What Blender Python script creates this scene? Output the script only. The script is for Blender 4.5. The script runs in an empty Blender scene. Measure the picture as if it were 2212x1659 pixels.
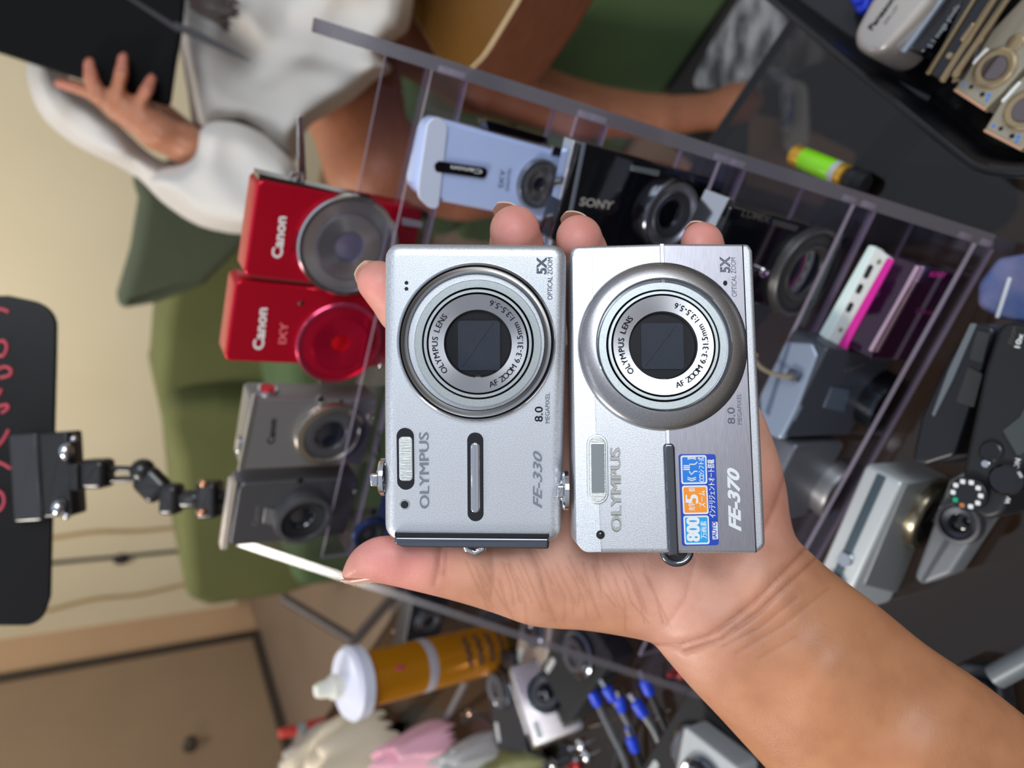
import bpy, bmesh, math, random
import numpy as np
from math import sin, cos, pi, radians, hypot, atan2, sqrt
from mathutils import Matrix, Vector
random.seed(7)
rng = np.random.RandomState(3)
scene = bpy.context.scene
COL = scene.collection

# ------------------------------------------------------------------ camera
F = 1500.0; CX, CY = 1106.0, 829.5            # focal length in pixels of the 2212 x 1659 frame
PITCH, ROLL = radians(34.5), radians(1.6)
EYE = np.array([0, 0, 1.2])
TABLE = 0.743
vd = np.array([0, cos(PITCH), -sin(PITCH)])
_u0 = np.array([0, sin(PITCH), cos(PITCH)]); _r0 = np.array([1., 0, 0])
VX = -_u0*cos(ROLL) + _r0*sin(ROLL)           # the phone is held sideways: its right is the room's down
VY = _r0*cos(ROLL) + _u0*sin(ROLL)
def ray(px, py): return vd + VX*(px-CX)/F - VY*(py-CY)/F
def at(px, py, z): return EYE + ray(px, py)*z
def atz(px, py, h):
    r = ray(px, py); return EYE + r*((h-EYE[2])/r[2])
def proj(p):
    q = np.array(p)-EYE; z = q@vd; return CX+F*(q@VX)/z, CY-F*(q@VY)/z, z
cd = bpy.data.cameras.new('camera'); cam = bpy.data.objects.new('camera', cd); COL.objects.link(cam)
cam.matrix_world = Matrix(((VX[0], VY[0], -vd[0], EYE[0]), (VX[1], VY[1], -vd[1], EYE[1]), (VX[2], VY[2], -vd[2], EYE[2]), (0, 0, 0, 1)))
cd.sensor_width = 36; cd.lens = F/2212*36; cd.clip_start = .01; cd.clip_end = 50
cd.dof.use_dof = True; cd.dof.focus_distance = .213; cd.dof.aperture_fstop = cd.lens/2.7
scene.camera = cam

# ------------------------------------------------------------------ light
wd = bpy.data.worlds.new('world'); scene.world = wd; wd.use_nodes = True
nt = wd.node_tree; bg = nt.nodes['Background']
tc = nt.nodes.new('ShaderNodeTexCoord'); sp = nt.nodes.new('ShaderNodeSeparateXYZ'); nt.links.new(tc.outputs['Generated'], sp.inputs[0])
cr = nt.nodes.new('ShaderNodeValToRGB'); mr = nt.nodes.new('ShaderNodeMapRange'); mr.inputs[1].default_value = -1; mr.inputs[2].default_value = 1
nt.links.new(sp.outputs['Z'], mr.inputs[0]); nt.links.new(mr.outputs[0], cr.inputs[0]); nt.links.new(cr.outputs[0], bg.inputs[0])
cr.color_ramp.elements[0].color = (.10, .085, .075, 1); cr.color_ramp.elements[0].position = .3
cr.color_ramp.elements[1].color = (.70, .77, .90, 1); cr.color_ramp.elements[1].position = .80
e = cr.color_ramp.elements.new(.5); e.color = (.42, .36, .30, 1)
bg.inputs[1].default_value = .66
def area(name, loc, target, size, energy, color, sy=None):
    l = bpy.data.lights.new(name, 'AREA'); l.energy = energy; l.color = color; l.size = size
    if sy: l.shape = 'RECTANGLE'; l.size_y = sy
    o = bpy.data.objects.new(name, l); COL.objects.link(o); o.location = loc
    o.rotation_euler = (Vector(target)-Vector(loc)).to_track_quat('-Z', 'Y').to_euler(); return o
area('window_daylight', (1.35, -1.9, 2.5), (.0, .35, .95), 1.5, 56, (.88, .94, 1.0), 1.6)
area('ceiling_panel_light', (-2.0, .55, 2.65), (-.3, .9, .9), .6, 50, (1, .93, .84))
area('wall_fill_light', (-.7, 2.5, 2.75), (-.3, 3.8, 1.0), .5, 44, (1, .91, .80))  # added fill lamp that brightens the back wall
for k in range(6):
    l = bpy.data.lights.new('led_bulb', 'POINT'); l.energy = .55; l.color = (.92, .96, 1); l.shadow_soft_size = .018
    o = bpy.data.objects.new('led_bulb', l); COL.objects.link(o); o.location = (-.75+.16*k, -.15-.02*k, 2.35)
vs = scene.view_settings; vs.view_transform = 'Standard'; vs.look = 'None'; vs.gamma = 1; vs.exposure = 0.0; vs.use_curve_mapping = False
scene.cycles.use_denoising = True
scene.cycles.max_bounces = 10; scene.cycles.transparent_max_bounces = 24
scene.cycles.sample_clamp_indirect = 4

# ------------------------------------------------------------------ materials
def lin(c):
    if isinstance(c, str): c = tuple(int(c[i:i+2], 16) for i in (0, 2, 4))
    c = tuple(v/255 for v in c)
    return tuple(v/12.92 if v <= .04045 else ((v+.055)/1.055)**2.4 for v in c)+(1,)
_M = {}
def mat(name, c, r=.5, m=0., noise=None, bump=None, coat=0, spec=None, trans=0, alpha=1, emit=None, sss=0, aniso=0, c2=None, streak=None):
    if name in _M: return _M[name]
    M = bpy.data.materials.new(name); M.use_nodes = True; n = M.node_tree; b = n.nodes['Principled BSDF']; _M[name] = M
    b.inputs['Base Color'].default_value = lin(c); b.inputs['Roughness'].default_value = r; b.inputs['Metallic'].default_value = m
    if coat: b.inputs['Coat Weight'].default_value = coat; b.inputs['Coat Roughness'].default_value = .05
    if spec is not None: b.inputs['Specular IOR Level'].default_value = spec
    if trans: b.inputs['Transmission Weight'].default_value = trans
    if alpha < 1: b.inputs['Alpha'].default_value = alpha
    if sss: b.inputs['Subsurface Weight'].default_value = sss; b.inputs['Subsurface Radius'].default_value = (1, .35, .2); b.inputs['Subsurface Scale'].default_value = .003
    if emit: b.inputs['Emission Color'].default_value = lin(emit[0]); b.inputs['Emission Strength'].default_value = emit[1]
    co = n.nodes.new('ShaderNodeTexCoord')
    if aniso:
        b.inputs['Anisotropic'].default_value = aniso
        t = n.nodes.new('ShaderNodeTangent'); t.direction_type = 'RADIAL'; t.axis = 'Z'; n.links.new(t.outputs[0], b.inputs['Tangent'])
    if noise:        # colour variation: (scale, amount, c2)
        N = n.nodes.new('ShaderNodeTexNoise'); N.inputs['Scale'].default_value = noise[0]; N.inputs['Detail'].default_value = 4
        mp = n.nodes.new('ShaderNodeMapping'); n.links.new(co.outputs['Object'], mp.inputs[0])
        if streak: mp.inputs['Scale'].default_value = streak
        n.links.new(mp.outputs[0], N.inputs['Vector'])
        R = n.nodes.new('ShaderNodeValToRGB'); R.color_ramp.elements[0].color = lin(c); R.color_ramp.elements[1].color = lin(noise[2])
        R.color_ramp.elements[0].position = .5-noise[1]; R.color_ramp.elements[1].position = .5+noise[1]
        n.links.new(N.outputs['Fac'], R.inputs[0]); n.links.new(R.outputs[0], b.inputs['Base Color'])
    if bump:         # (scale, strength, distance)
        N = n.nodes.new('ShaderNodeTexNoise'); N.inputs['Scale'].default_value = bump[0]; N.inputs['Detail'].default_value = 3
        mp = n.nodes.new('ShaderNodeMapping'); n.links.new(co.outputs['Object'], mp.inputs[0])
        if streak: mp.inputs['Scale'].default_value = streak
        n.links.new(mp.outputs[0], N.inputs['Vector'])
        B = n.nodes.new('ShaderNodeBump'); B.inputs['Strength'].default_value = bump[1]; B.inputs['Distance'].default_value = bump[2]
        n.links.new(N.outputs['Fac'], B.inputs['Height']); n.links.new(B.outputs[0], b.inputs['Normal'])
    return M
def glassy(name, tint, gloss=.9, base=.04, milk=0, milkc=(200, 195, 205), rough=.03):
    """thin clear plastic: see-through with a Fresnel reflection, optionally a little milky"""
    if name in _M: return _M[name]
    M = bpy.data.materials.new(name); M.use_nodes = True; n = M.node_tree; n.nodes.clear(); _M[name] = M
    out = n.nodes.new('ShaderNodeOutputMaterial'); T = n.nodes.new('ShaderNodeBsdfTransparent'); T.inputs[0].default_value = lin(tint)
    G = n.nodes.new('ShaderNodeBsdfGlossy'); G.inputs['Roughness'].default_value = rough; G.inputs[0].default_value = (gloss, gloss, gloss, 1)
    f = n.nodes.new('ShaderNodeLayerWeight'); pw = n.nodes.new('ShaderNodeMath'); pw.operation = 'POWER'; pw.inputs[1].default_value = 4.5
    f.inputs[0].default_value = .5; n.links.new(f.outputs['Facing'], pw.inputs[0])
    ma = n.nodes.new('ShaderNodeMath'); ma.operation = 'MULTIPLY_ADD'; ma.inputs[1].default_value = .5; ma.inputs[2].default_value = base; n.links.new(pw.outputs[0], ma.inputs[0])
    mx = n.nodes.new('ShaderNodeMixShader'); n.links.new(ma.outputs[0], mx.inputs[0]); n.links.new(T.outputs[0], mx.inputs[1]); n.links.new(G.outputs[0], mx.inputs[2])
    last = mx
    if milk:
        D = n.nodes.new('ShaderNodeBsdfDiffuse'); D.inputs[0].default_value = lin(milkc)
        m2 = n.nodes.new('ShaderNodeMixShader'); m2.inputs[0].default_value = milk
        n.links.new(mx.outputs[0], m2.inputs[1]); n.links.new(D.outputs[0], m2.inputs[2]); last = m2
    n.links.new(last.outputs[0], out.inputs[0]); return M
satin = mat('satin_silver', (184, 189, 196), .42, .82, noise=(4200, .14, (238, 241, 246)), bump=(4200, .5, .00008))
satin2 = mat('satin_silver_warm', (166, 169, 174), .44, .82, noise=(4200, .14, (222, 223, 228)), bump=(4200, .55, .00008))
brushed = mat('brushed_silver', (140, 139, 146), .38, .9, noise=(900, .2, (164, 162, 170)), bump=(1500, .25, .00004), streak=(12, .25, 1))
chrome = mat('chrome', (214, 216, 220), .07, 1.)
darkchrome = mat('dark_chrome', (120, 124, 132), .12, 1.)
radial = mat('radial_brushed_silver', (178, 178, 181), .30, .96, aniso=.8)
barrel_m = mat('lens_barrel_silver', (164, 171, 173), .45, .75, noise=(1500, .3, (184, 190, 191)))
ring_m = mat('lens_ring_satin', (150, 148, 150), .28, .95, noise=(2200, .3, (176, 174, 176)), bump=(2500, .25, .00005))
black_p = mat('black_plastic', (22, 24, 30), .35)
black_g = mat('black_gloss', (9, 10, 16), .08, coat=.5)
black_m = mat('black_matte', (20, 20, 22), .75)
slate = mat('shutter_slate', (36, 42, 54), .6, spec=.3, noise=(600, .3, (42, 48, 60)))
mask_b = mat('mask_black', (16, 18, 24), .55, spec=.25)
lens_black = mat('lens_black', (16, 18, 26), .12, coat=.6)
print_gray = mat('printed_gray', (92, 98, 112), .7, 0, spec=.15)
print_dark = mat('printed_dark', (26, 29, 36), .85, spec=.05)
emb = mat('embossed_chrome', (238, 236, 226), .15, .9)
white_p = mat('white_plastic', (222, 226, 226), .4)
clearlens = mat('flash_lens', (205, 210, 208), .12, .35, bump=(1200, .8, .0002), streak=(.2, 3, 1))

# ------------------------------------------------------------------ mesh kit
class MB:
    def __init__(s): s.v = []; s.f = []; s.mi = []; s.mats = []; s.tm = Matrix.Identity(4)
    def m(s, mt):
        if mt not in s.mats: s.mats.append(mt)
        return s.mats.index(mt)
    def add(s, vs, fs, mt):
        k = len(s.v); i = s.m(mt)
        for v in vs: s.v.append(tuple(s.tm @ Vector(v)))
        for f in fs: s.f.append(tuple(a+k for a in f)); s.mi.append(i)
    def slab(s, out, z0, z1, mt, bt=0., bb=0., seg=4, mt_top=None):
        n = len(out)
        if sum(out[i][0]*out[(i+1) % n][1]-out[(i+1) % n][0]*out[i][1] for i in range(n)) < 0: out = out[::-1]
        def inset(d):
            r = []
            for i in range(n):
                p, q, w = out[i-1], out[i], out[(i+1) % n]
                a = Vector((q[0]-p[0], q[1]-p[1])); b = Vector((w[0]-q[0], w[1]-q[1]))
                if a.length < 1e-9: a = b
                if b.length < 1e-9: b = a
                a.normalize(); b.normalize(); nn = Vector((-a.y-b.y, a.x+b.x)); L = nn.length
                if L < 1e-6: r.append(q); continue
                nn /= L; c = max(.35, nn.dot(Vector((-a.y, a.x))))
                r.append((q[0]+nn.x*d/c, q[1]+nn.y*d/c))
            return r
        rings = []
        if bb:
            for k in range(seg+1):
                t = pi/2*k/seg; rings.append([(x, y, z0+bb*(1-sin(t))) for x, y in inset(bb*(1-cos(t)))])
            rings = rings[::-1]
        else: rings.append([(x, y, z0) for x, y in out])
        if bt:
            for k in range(seg+1):
                t = pi/2*k/seg; rings.append([(x, y, z1-bt*(1-sin(t))) for x, y in inset(bt*(1-cos(t)))])
        else: rings.append([(x, y, z1) for x, y in out])
        V = [p for r in rings for p in r]; Fs = []
        for k in range(len(rings)-1):
            for i in range(n):
                j = (i+1) % n; Fs.append((k*n+i, k*n+j, (k+1)*n+j, (k+1)*n+i))
        s.add(V, Fs+[tuple(range(n-1, -1, -1))], mt)
        if bt or bb:
            L_ = [(x, y, z1) for x, y in inset(bt+min(bt*.25, .0006))] if bt else None
            if L_:
                s.add(rings[-1]+L_, [(i, (i+1) % n, n+(i+1) % n, n+i) for i in range(n)], mt_top or mt); rings.append(L_)
        s.add(rings[-1], [tuple(range(n))], mt_top or mt)
    def lathe(s, prof, mt, c=(0, 0, 0), n=72, cap=True, mts=None):
        V = []; m = len(prof)
        for r, z in prof:
            for i in range(n): a = 2*pi*i/n; V.append((c[0]+r*cos(a), c[1]+r*sin(a), c[2]+z))
        for k in range(m-1):
            fs = [(i, (i+1) % n, n+(i+1) % n, n+i) for i in range(n)]
            s.add(V[k*n:(k+2)*n], fs, (mts[k] if mts else mt))
        if cap: s.add(V[-n:], [tuple(range(n))], (mts[-1] if mts else mt))
    def tube(s, pts, r, mt, n=10, caps=True, closed=False):
        P = [Vector(p) for p in pts]; R = r if isinstance(r, (list, tuple)) else [r]*len(P)
        V = []; up = Vector((0.13, .31, .94))
        for i, p in enumerate(P):
            if closed: d = P[(i+1) % len(P)]-P[i-1]
            else: d = P[min(i+1, len(P)-1)]-P[max(i-1, 0)]
            if d.length < 1e-9: d = Vector((0, 0, 1))
            d.normalize(); a = up-d*up.dot(d)
            if a.length < 1e-3: a = Vector((1, 0, 0))-d*d.x
            a.normalize(); up = a; b = d.cross(a)
            for k in range(n): t = 2*pi*k/n; V.append(tuple(p+(a*cos(t)+b*sin(t))*R[i]))
        m = len(P); Fs = []
        for i in range(m if closed else m-1):
            for k in range(n):
                j = (i+1) % m; q = (k+1) % n; Fs.append((i*n+k, i*n+q, j*n+q, j*n+k))
        if caps and not closed: Fs += [tuple(range(n-1, -1, -1)), tuple(range((m-1)*n, m*n))]
        s.add(V, Fs, mt)
    def box(s, c, d, mt, b=0., rot=None):
        t0 = s.tm; s.tm = s.tm @ Matrix.Translation(c) @ (rot or Matrix.Identity(4))
        x, y, z = d[0]/2, d[1]/2, d[2]/2
        s.slab(rr(-x, -y, x, y, max(b, 1e-5), 3), -z, z, mt, min(b, z*.9), min(b, z*.9), 3); s.tm = t0
    def ball(s, c, r, mt, n=20, sc=(1, 1, 1)):
        V = []; m = n//2
        for i in range(m+1):
            a = pi*i/m
            for k in range(n): t = 2*pi*k/n; V.append((c[0]+r*sc[0]*sin(a)*cos(t), c[1]+r*sc[1]*sin(a)*sin(t), c[2]+r*sc[2]*cos(a)))
        s.add(V, [(i*n+k, (i+1)*n+k, (i+1)*n+(k+1) % n, i*n+(k+1) % n) for i in range(m) for k in range(n)], mt)
    def raw(s, V, Fs, mt): s.add(V, Fs, mt)
    def build(s, name, parent=None, loc=None, ang=35, **kw):
        me = bpy.data.meshes.new(name); V = s.v
        if loc is not None: V = [(v[0]-loc[0], v[1]-loc[1], v[2]-loc[2]) for v in V]
        me.from_pydata(V, [], s.f)
        for m in s.mats: me.materials.append(m)
        me.polygons.foreach_set('material_index', s.mi); me.update()
        bm = bmesh.new(); bm.from_mesh(me); bmesh.ops.remove_doubles(bm, verts=bm.verts, dist=1e-6); bm.normal_update(); bm.to_mesh(me); bm.free()
        me.polygons.foreach_set('use_smooth', [True]*len(me.polygons)); me.set_sharp_from_angle(angle=radians(ang))
        o = bpy.data.objects.new(name, me); COL.objects.link(o)
        if parent is not None: o.parent = parent
        if loc is not None: o.location = loc
        for k, v in kw.items(): o[k] = v
        return o
def rr(x0, y0, x1, y1, r, seg=6):
    P = []
    for cx, cy, a0 in ((x1-r, y1-r, 0), (x0+r, y1-r, pi/2), (x0+r, y0+r, pi), (x1-r, y0+r, 3*pi/2)):
        for k in range(seg+1): a = a0+pi/2*k/seg; P.append((cx+r*cos(a), cy+r*sin(a)))
    return P
def rpoly(pts, r, seg=5):
    """round the corners of a polygon; r one radius or one per corner"""
    n = len(pts); out = []
    for i in range(n):
        p, q, w = Vector(pts[i-1]), Vector(pts[i]), Vector(pts[(i+1) % n]); ri = r[i] if isinstance(r, (list, tuple)) else r
        a = (p-q); b = (w-q); la, lb = a.length, b.length; a.normalize(); b.normalize()
        ang = a.angle(b, pi) if la and lb else pi
        if ang > 3.1 or ri <= 0: out.append(tuple(q)); continue
        t = min(ri/math.tan(ang/2), la*.49, lb*.49); ri = t*math.tan(ang/2); A = q+a*t; B = q+b*t
        cc = q+(a+b).normalized()*(ri/sin(ang/2)); a0 = atan2(*(A-cc).yx); da = atan2(*(B-cc).yx)-a0
        da = (da+pi) % (2*pi)-pi
        for k in range(seg+1):
            u = a0+da*k/seg; out.append((cc.x+ri*cos(u), cc.y+ri*sin(u)))
    return out
def stad(x0, y0, x1, y1, seg=8): return rr(x0, y0, x1, y1, min(abs(x1-x0), abs(y1-y0))/2*.999, seg)
def spline(pts, n=8, closed=False):
    P = [np.array(p, float) for p in pts]; m = len(P); out = []
    for i in range(m if closed else m-1):
        p0 = P[i-1] if (i or closed) else P[0]; p1 = P[i]; p2 = P[(i+1) % m]; p3 = P[(i+2) % m] if (closed or i+2 < m) else P[-1]
        for k in range(n):
            t = k/n; out.append(tuple(.5*((2*p1)+(-p0+p2)*t+(2*p0-5*p1+4*p2-p3)*t*t+(-p0+3*p1-3*p2+p3)*t**3)))
    if not closed: out.append(tuple(P[-1]))
    return out
_txt = {}
def text(mb, s, mt, x, y, size, z=0., ang=90., bold=0., shear=0., depth=.00008, outline=0., cx=1., fit=None, align='LEFT', dup=0):
    """write s in the frame: (x, y) start of the baseline, ang the reading direction in degrees, size the capital height"""
    cu = bpy.data.curves.new('t', 'FONT'); cu.body = s; cu.size = 1; cu.shear = shear; cu.offset = bold; cu.align_x = align; cu.resolution_u = 3
    if outline: cu.fill_mode = 'NONE'; cu.bevel_depth = outline; cu.bevel_resolution = 1
    o = bpy.data.objects.new('t', cu); me = o.to_mesh()
    V = np.array([v.co[:] for v in me.vertices]) if len(me.vertices) else np.zeros((0, 3)); Fs = [tuple(p.vertices) for p in me.polygons]
    o.to_mesh_clear(); bpy.data.objects.remove(o); bpy.data.curves.remove(cu)
    if not len(V): return
    k = size/.70
    w = (V[:, 0].max()-V[:, 0].min())*k
    if fit: cx = fit/w; V[:, 0] -= V[:, 0].min()
    a = radians(ang); c, sn = cos(a), sin(a)
    X = V[:, 0]*k*cx; Y = V[:, 1]*k
    for d in ((0,) if not dup else (-dup, 0, dup)):
        P = np.stack([x+(X+d*k)*c-Y*sn, y+(X+d*k)*sn+Y*c, z+depth+V[:, 2]*k+d*.00002], 1)
        mb.add([tuple(p) for p in P], Fs, mt)
def arctext(mb, s, mt, c, R, a0, a1, size, z, inward=False, bold=.0):
    """letters spread along a circle from angle a0 to a1 (degrees)"""
    wid = {'I': .5, '1': .75, '.': .4, ':': .4, ' ': .6, 'm': 1.45, 'M': 1.3, '-': .7, 'O': 1.2, 'Z': .95, 'L': .85}
    ws = [wid.get(ch, 1.) for ch in s]; tot = sum(ws); acc = 0
    for ch, w in zip(s, ws):
        t = radians(a0+(a1-a0)*(acc+w/2)/tot); acc += w
        if ch == ' ': continue
        rr_ = R+size/2 if inward else R-size/2
        text(mb, ch, mt, c[0]+rr_*cos(t), c[1]+rr_*sin(t), size, z, math.degrees(t)+(90 if inward else -90), bold=bold, align='CENTER', dup=.005)

class Frame:
    """a plane in the room: origin o and axes ex, ey, ez (outward)"""
    def __init__(s, o, ex, ey, ez): s.o, s.ex, s.ey, s.ez = [np.array(a, float) for a in (o, ex, ey, ez)]
    def mw(s): return Matrix([[s.ex[i], s.ey[i], s.ez[i], s.o[i]] for i in range(3)]+[[0, 0, 0, 1]])
    def pl(s, px, py, h=0.):
        o = s.o+s.ez*h; r = ray(px, py); p = EYE+r*(((o-EYE)@s.ez)/(r@s.ez))-s.o
        return float(p@s.ex), float(p@s.ey)
    def pts(s, L, h=0.): return [s.pl(x, y, h) for x, y in L]
    def loc(s, p): p = np.array(p)-s.o; return float(p@s.ex), float(p@s.ey), float(p@s.ez)
    def rot(s, ax, deg):
        a = {'x': s.ex, 'y': s.ey, 'z': s.ez}[ax]; R = np.array(Matrix.Rotation(radians(deg), 3, Vector(a)))
        return Frame(s.o, R@s.ex, R@s.ey, R@s.ez)
def fpx(px, py, z): return Frame(at(px, py, z), VX, VY, -vd)
def thing(name, fr, label, cat, group=None):
    o = bpy.data.objects.new(name, None); COL.objects.link(o); o.empty_display_size = .01
    o.matrix_world = fr.mw() if isinstance(fr, Frame) else Matrix.Translation(fr)
    o['label'] = label; o['category'] = cat
    if group: o['group'] = group
    return o
def tag(o, label, cat, group=None):
    o['label'] = label; o['category'] = cat
    if group: o['group'] = group
    return o
WORLD = Frame((0, 0, 0), (1, 0, 0), (0, 1, 0), (0, 0, 1))

# rack directions: yawed 27 degrees on the table
TH = radians(27); RB = np.array([sin(TH), cos(TH), 0]); RL = np.array([-cos(TH), sin(TH), 0]); UP = np.array([0, 0, 1.])
RA = atz(2190, 545, TABLE)                    # front right foot of the rack
def rk(a, b, h): return RA+RL*a+RB*b+UP*h     # a to the left, b to the back, h above the table
def rface(b, lean=0., a=0., h=0.):            # a front face standing on the rack
    f = Frame(rk(a, b, h), -UP, -RL, -RB)
    return f.rot('y', -lean) if lean else f
def hplane(h): return Frame(np.array([0, 0, TABLE+h]), (0, -1, 0), (1, 0, 0), (0, 0, 1))
# ================================================================== the two cameras in the hand
def circ(r, n=48, c=(0, 0)): return [(c[0]+r*cos(2*pi*i/n), c[1]+r*sin(2*pi*i/n)) for i in range(n)]
def ring_knob(mb, c, mt, r=.004):
    pass
def shutter(mb, p, q, z, fr_k):
    pass
K = 1/1500.

# ---- camera with the round chrome lens surround (left one)
A1 = fpx(1026, 850, .2165).rot('x', 4.5)
cam1 = thing('compact_camera', A1, 'silver compact camera marked FE-330 with shiny chrome lens surround, lying on the palm', 'camera')
k1 = .2165*K
P = A1.pl
m = MB(); o1 = rpoly(A1.pts([(829, 524), (1225, 527), (1224, 700), (1217, 1000), (1212, 1176), (829, 1172), (828, 850)]), [.0046, .0046, 0, 0, .0046, .0052, 0])
m.slab(o1, -.021, 0, satin, .0034, .003, 6)
m.build('body', cam1)
m = MB()     # thin seam of the back half
m.slab(rpoly(A1.pts([(827, 560), (850, 522), (1204, 525), (1228, 560), (1215, 1160), (1196, 1178), (852, 1174), (826, 1140)]), .003), -.0135, -.0125, darkchrome)
m.build('body_seam', cam1)
LC = P(1029, 740); R1 = 170*k1
def cz(mb_name, prof, mt, c, parent, n=96, z=0, **kw):
    m = MB(); m.lathe(prof, mt, n=n); return m.build(name=mb_name, parent=parent, **kw)
def ringobj(name, prof, mt, c, parent, z=0., label=None, n=96):
    m = MB(); m.lathe(prof, mt, n=n, cap=False); o = m.build(name, parent); o.location = (c[0], c[1], z)
    if label: o['label'] = label
    return o
s1 = ringobj('lens_surround', [(R1, -.001), (R1, .0012), (R1-.0003, .0018), (R1-.0006, .0020), (R1-.0009, .0016)], chrome, LC, cam1, label='chrome lens surround')
ringobj('surround_groove', [(R1-.0009, .0016), (R1-.0011, .0014), (R1-.0013, .0016)], black_g, LC, s1)
ringobj('surround_inner_ring', [(R1-.0013, .0016), (R1-.0015, .0021), (148*k1, .0012), (146.5*k1, .0008)], radial, LC, s1)
ringobj('surround_recess', [(146.5*k1, .0008), (145.5*k1, -.001), (134*k1, -.001)], black_m, LC, s1)
for o in s1.children: o.location = (0, 0, 0)
BC = P(1032.5, 742.5, .002)
def lens_barrel(parent, c, k, r_out, z0, name_text=True, lens_r=70, sq=None, txt=None, notch=True, fr=None, big=1.):
    """r_out in px; telescoping barrel with text ring and shutter"""
    b = ringobj('lens_barrel', [(r_out*k, -.004), (r_out*k, z0-.0003), ((r_out-1.2)*k, z0), ((r_out-16)*k, z0), ((r_out-17)*k, z0-.0006)], barrel_m, c, parent)
    g = ringobj('barrel_groove', [((r_out-17)*k, z0-.0006), ((r_out-19.5)*k, z0-.001), ((r_out-20)*k, z0+.0002)], black_g, (0, 0), b)
    ringobj('inner_ring', [((r_out-20)*k, z0+.0002), ((r_out-21)*k, z0+.0005), ((r_out-26.5)*k, z0+.0005), ((r_out-27)*k, z0)], barrel_m, (0, 0), b)
    ringobj('barrel_groove', [((r_out-27)*k, z0), ((r_out-29.5)*k, z0-.0004), ((r_out-30)*k, z0+.0004)], black_g, (0, 0), b)
    ringobj('name_ring', [((r_out-30)*k, z0+.0004), ((r_out-31)*k, z0+.0006), (lens_r*k+.0003, z0+.0002), (lens_r*k, z0-.001)], radial, (0, 0), b, label='radially brushed name ring')
    m = MB(); m.lathe([(lens_r*k, z0-.001), (lens_r*k-.0002, z0-.0014)], mask_b, n=80)
    if notch: m.slab([(-.0006, -lens_r*k-.0012), (.0006, -lens_r*k-.0012), (.0009, -lens_r*k+.0006), (-.0009, -lens_r*k+.0006)], z0-.0011, z0-.0007, black_g)
    m.build('lens_mask', b, label='black lens mask')
    x0, y0, x1, y1 = [v*k for v in sq]
    m = MB(); m.slab(rr(x0, y0, x1, y1, 8*k), z0-.0014, z0-.0011, slate, .00005)
    m.tube([(x0+9*k, y0+7*k, z0-.00108), (x1-14*k, y1-5*k, z0-.00108)], .00006, black_g, 6, caps=False)
    m.build('shutter_blades', b, label='slate lens cover blades with a diagonal seam')
    m = MB()
    arctext(m, 'OLYMPUS LENS', print_dark, (0, 0), 91*k*big, 222, 137, 12.5*k, z0+.0007)
    arctext(m, 'AF ZOOM 6.3-31.5mm 1:3.5-5.6', print_dark, (0, 0), 90*k*big, -74, 74, 12.5*k, z0+.0007, True)
    m.build('ring_lettering', b, ang=80)
    return b
lens_barrel(cam1, BC, k1, 135, .0026, sq=(-43, -57, 47, 49))
# flash, lamp, microphone, slider
m = MB(); m.slab(stad(*P(858, 1058), *P(894, 924)), -.0005, .00012, black_g, .0001); fo = m.build('flash_window', cam1, label='black flash window')
m = MB(); m.slab(rr(*P(863, 1038), *P(891, 943), .0012), .0001, .0007, clearlens, .0003)
for i in range(13):
    y = P(0, 955+6.4*i)[1]; m.tube([(P(867, 990)[0], y, .00072), (P(888, 990)[0], y, .00072)], .00013, clearlens, 6)
m.build('flash_lens', fo, label='ribbed clear flash lens')
m = MB(); c = P(874, 1090); m.lathe([(.0017, 0), (.0016, .0001)], barrel_m, (*c, 0), 32); m.lathe([(.0012, .0001), (.0010, .00025)], lens_black, (*c, 0), 32); m.build('focus_lamp', cam1)
for py in (611, 624):
    m = MB(); c = P(878, py); m.lathe([(.0006, 0), (.00055, .0001)], black_m, (*c, 0), 20); m.build('microphone_hole', cam1)
m = MB(); m.slab(stad(*P(1010, 1126), *P(1044, 934)), -.0005, .00012, black_g, .0001); so = m.build('slider_slot', cam1, label='glossy black recessed slot')
m = MB(); m.slab(stad(*P(1017, 1107), *P(1037, 955)), .0001, .0012, chrome, .0006, 0, 5); m.build('slider_bar', so, label='chrome slider bar')
m = MB(); m.slab(rpoly(A1.pts([(854, 1147), (1186, 1150), (1186, 1160), (853, 1158)]), .0005), .0001, .0012, black_g, .0002)
go = m.build('grip_bar_edge', cam1)
m = MB(); m.slab(rpoly(A1.pts([(853, 1157), (1186, 1160), (1186, 1184), (870, 1180), (853, 1172)]), .0008), -.012, .0014, darkchrome, .0008); m.build('grip_bar', cam1, label='mirror chrome grip bar')
m = MB(); c = P(1024, 1186); t0 = m.tm; m.tm = Matrix.Translation((c[0], c[1], -.004)) @ Matrix.Rotation(pi/2, 4, 'Y')
m.tube([(0, .0001*0, 0)]*2, .0001, chrome) if 0 else None
m.tm = t0; m.tube([(c[0]-.0032, c[1]+.001, -.004), (c[0]-.0026, c[1]-.0012, -.004), (c[0], c[1]-.0024, -.004), (c[0]+.0026, c[1]-.0012, -.004), (c[0]+.0032, c[1]+.001, -.004)], .0012, chrome, 12); m.build('strap_lug', cam1)
def side_dial(par, c, z):
    m = MB(); m.tm = Matrix.Translation((c[0], c[1], z)) @ Matrix.Rotation(-pi/2, 4, 'Y')
    m.lathe([(.0062, 0), (.0062, .0012), (.0056, .0018), (.0034, .0020), (.003, .0024)], chrome, n=48)
    d = m.build('zoom_dial', par)
    m = MB(); m.tm = Matrix.Translation((c[0], c[1], z)) @ Matrix.Rotation(-pi/2, 4, 'Y')
    m.ball((0, 0, .002), .0026, chrome, sc=(1, 1, .5)); m.build('shutter_button', d)
    m = MB(); m.box((c[0]-.0026, c[1], z+.0045), (.003, .0042, .003), chrome, .0008); m.build('zoom_lever', d)
side_dial(cam1, P(826, 1038), -.006)
m = MB()
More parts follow.
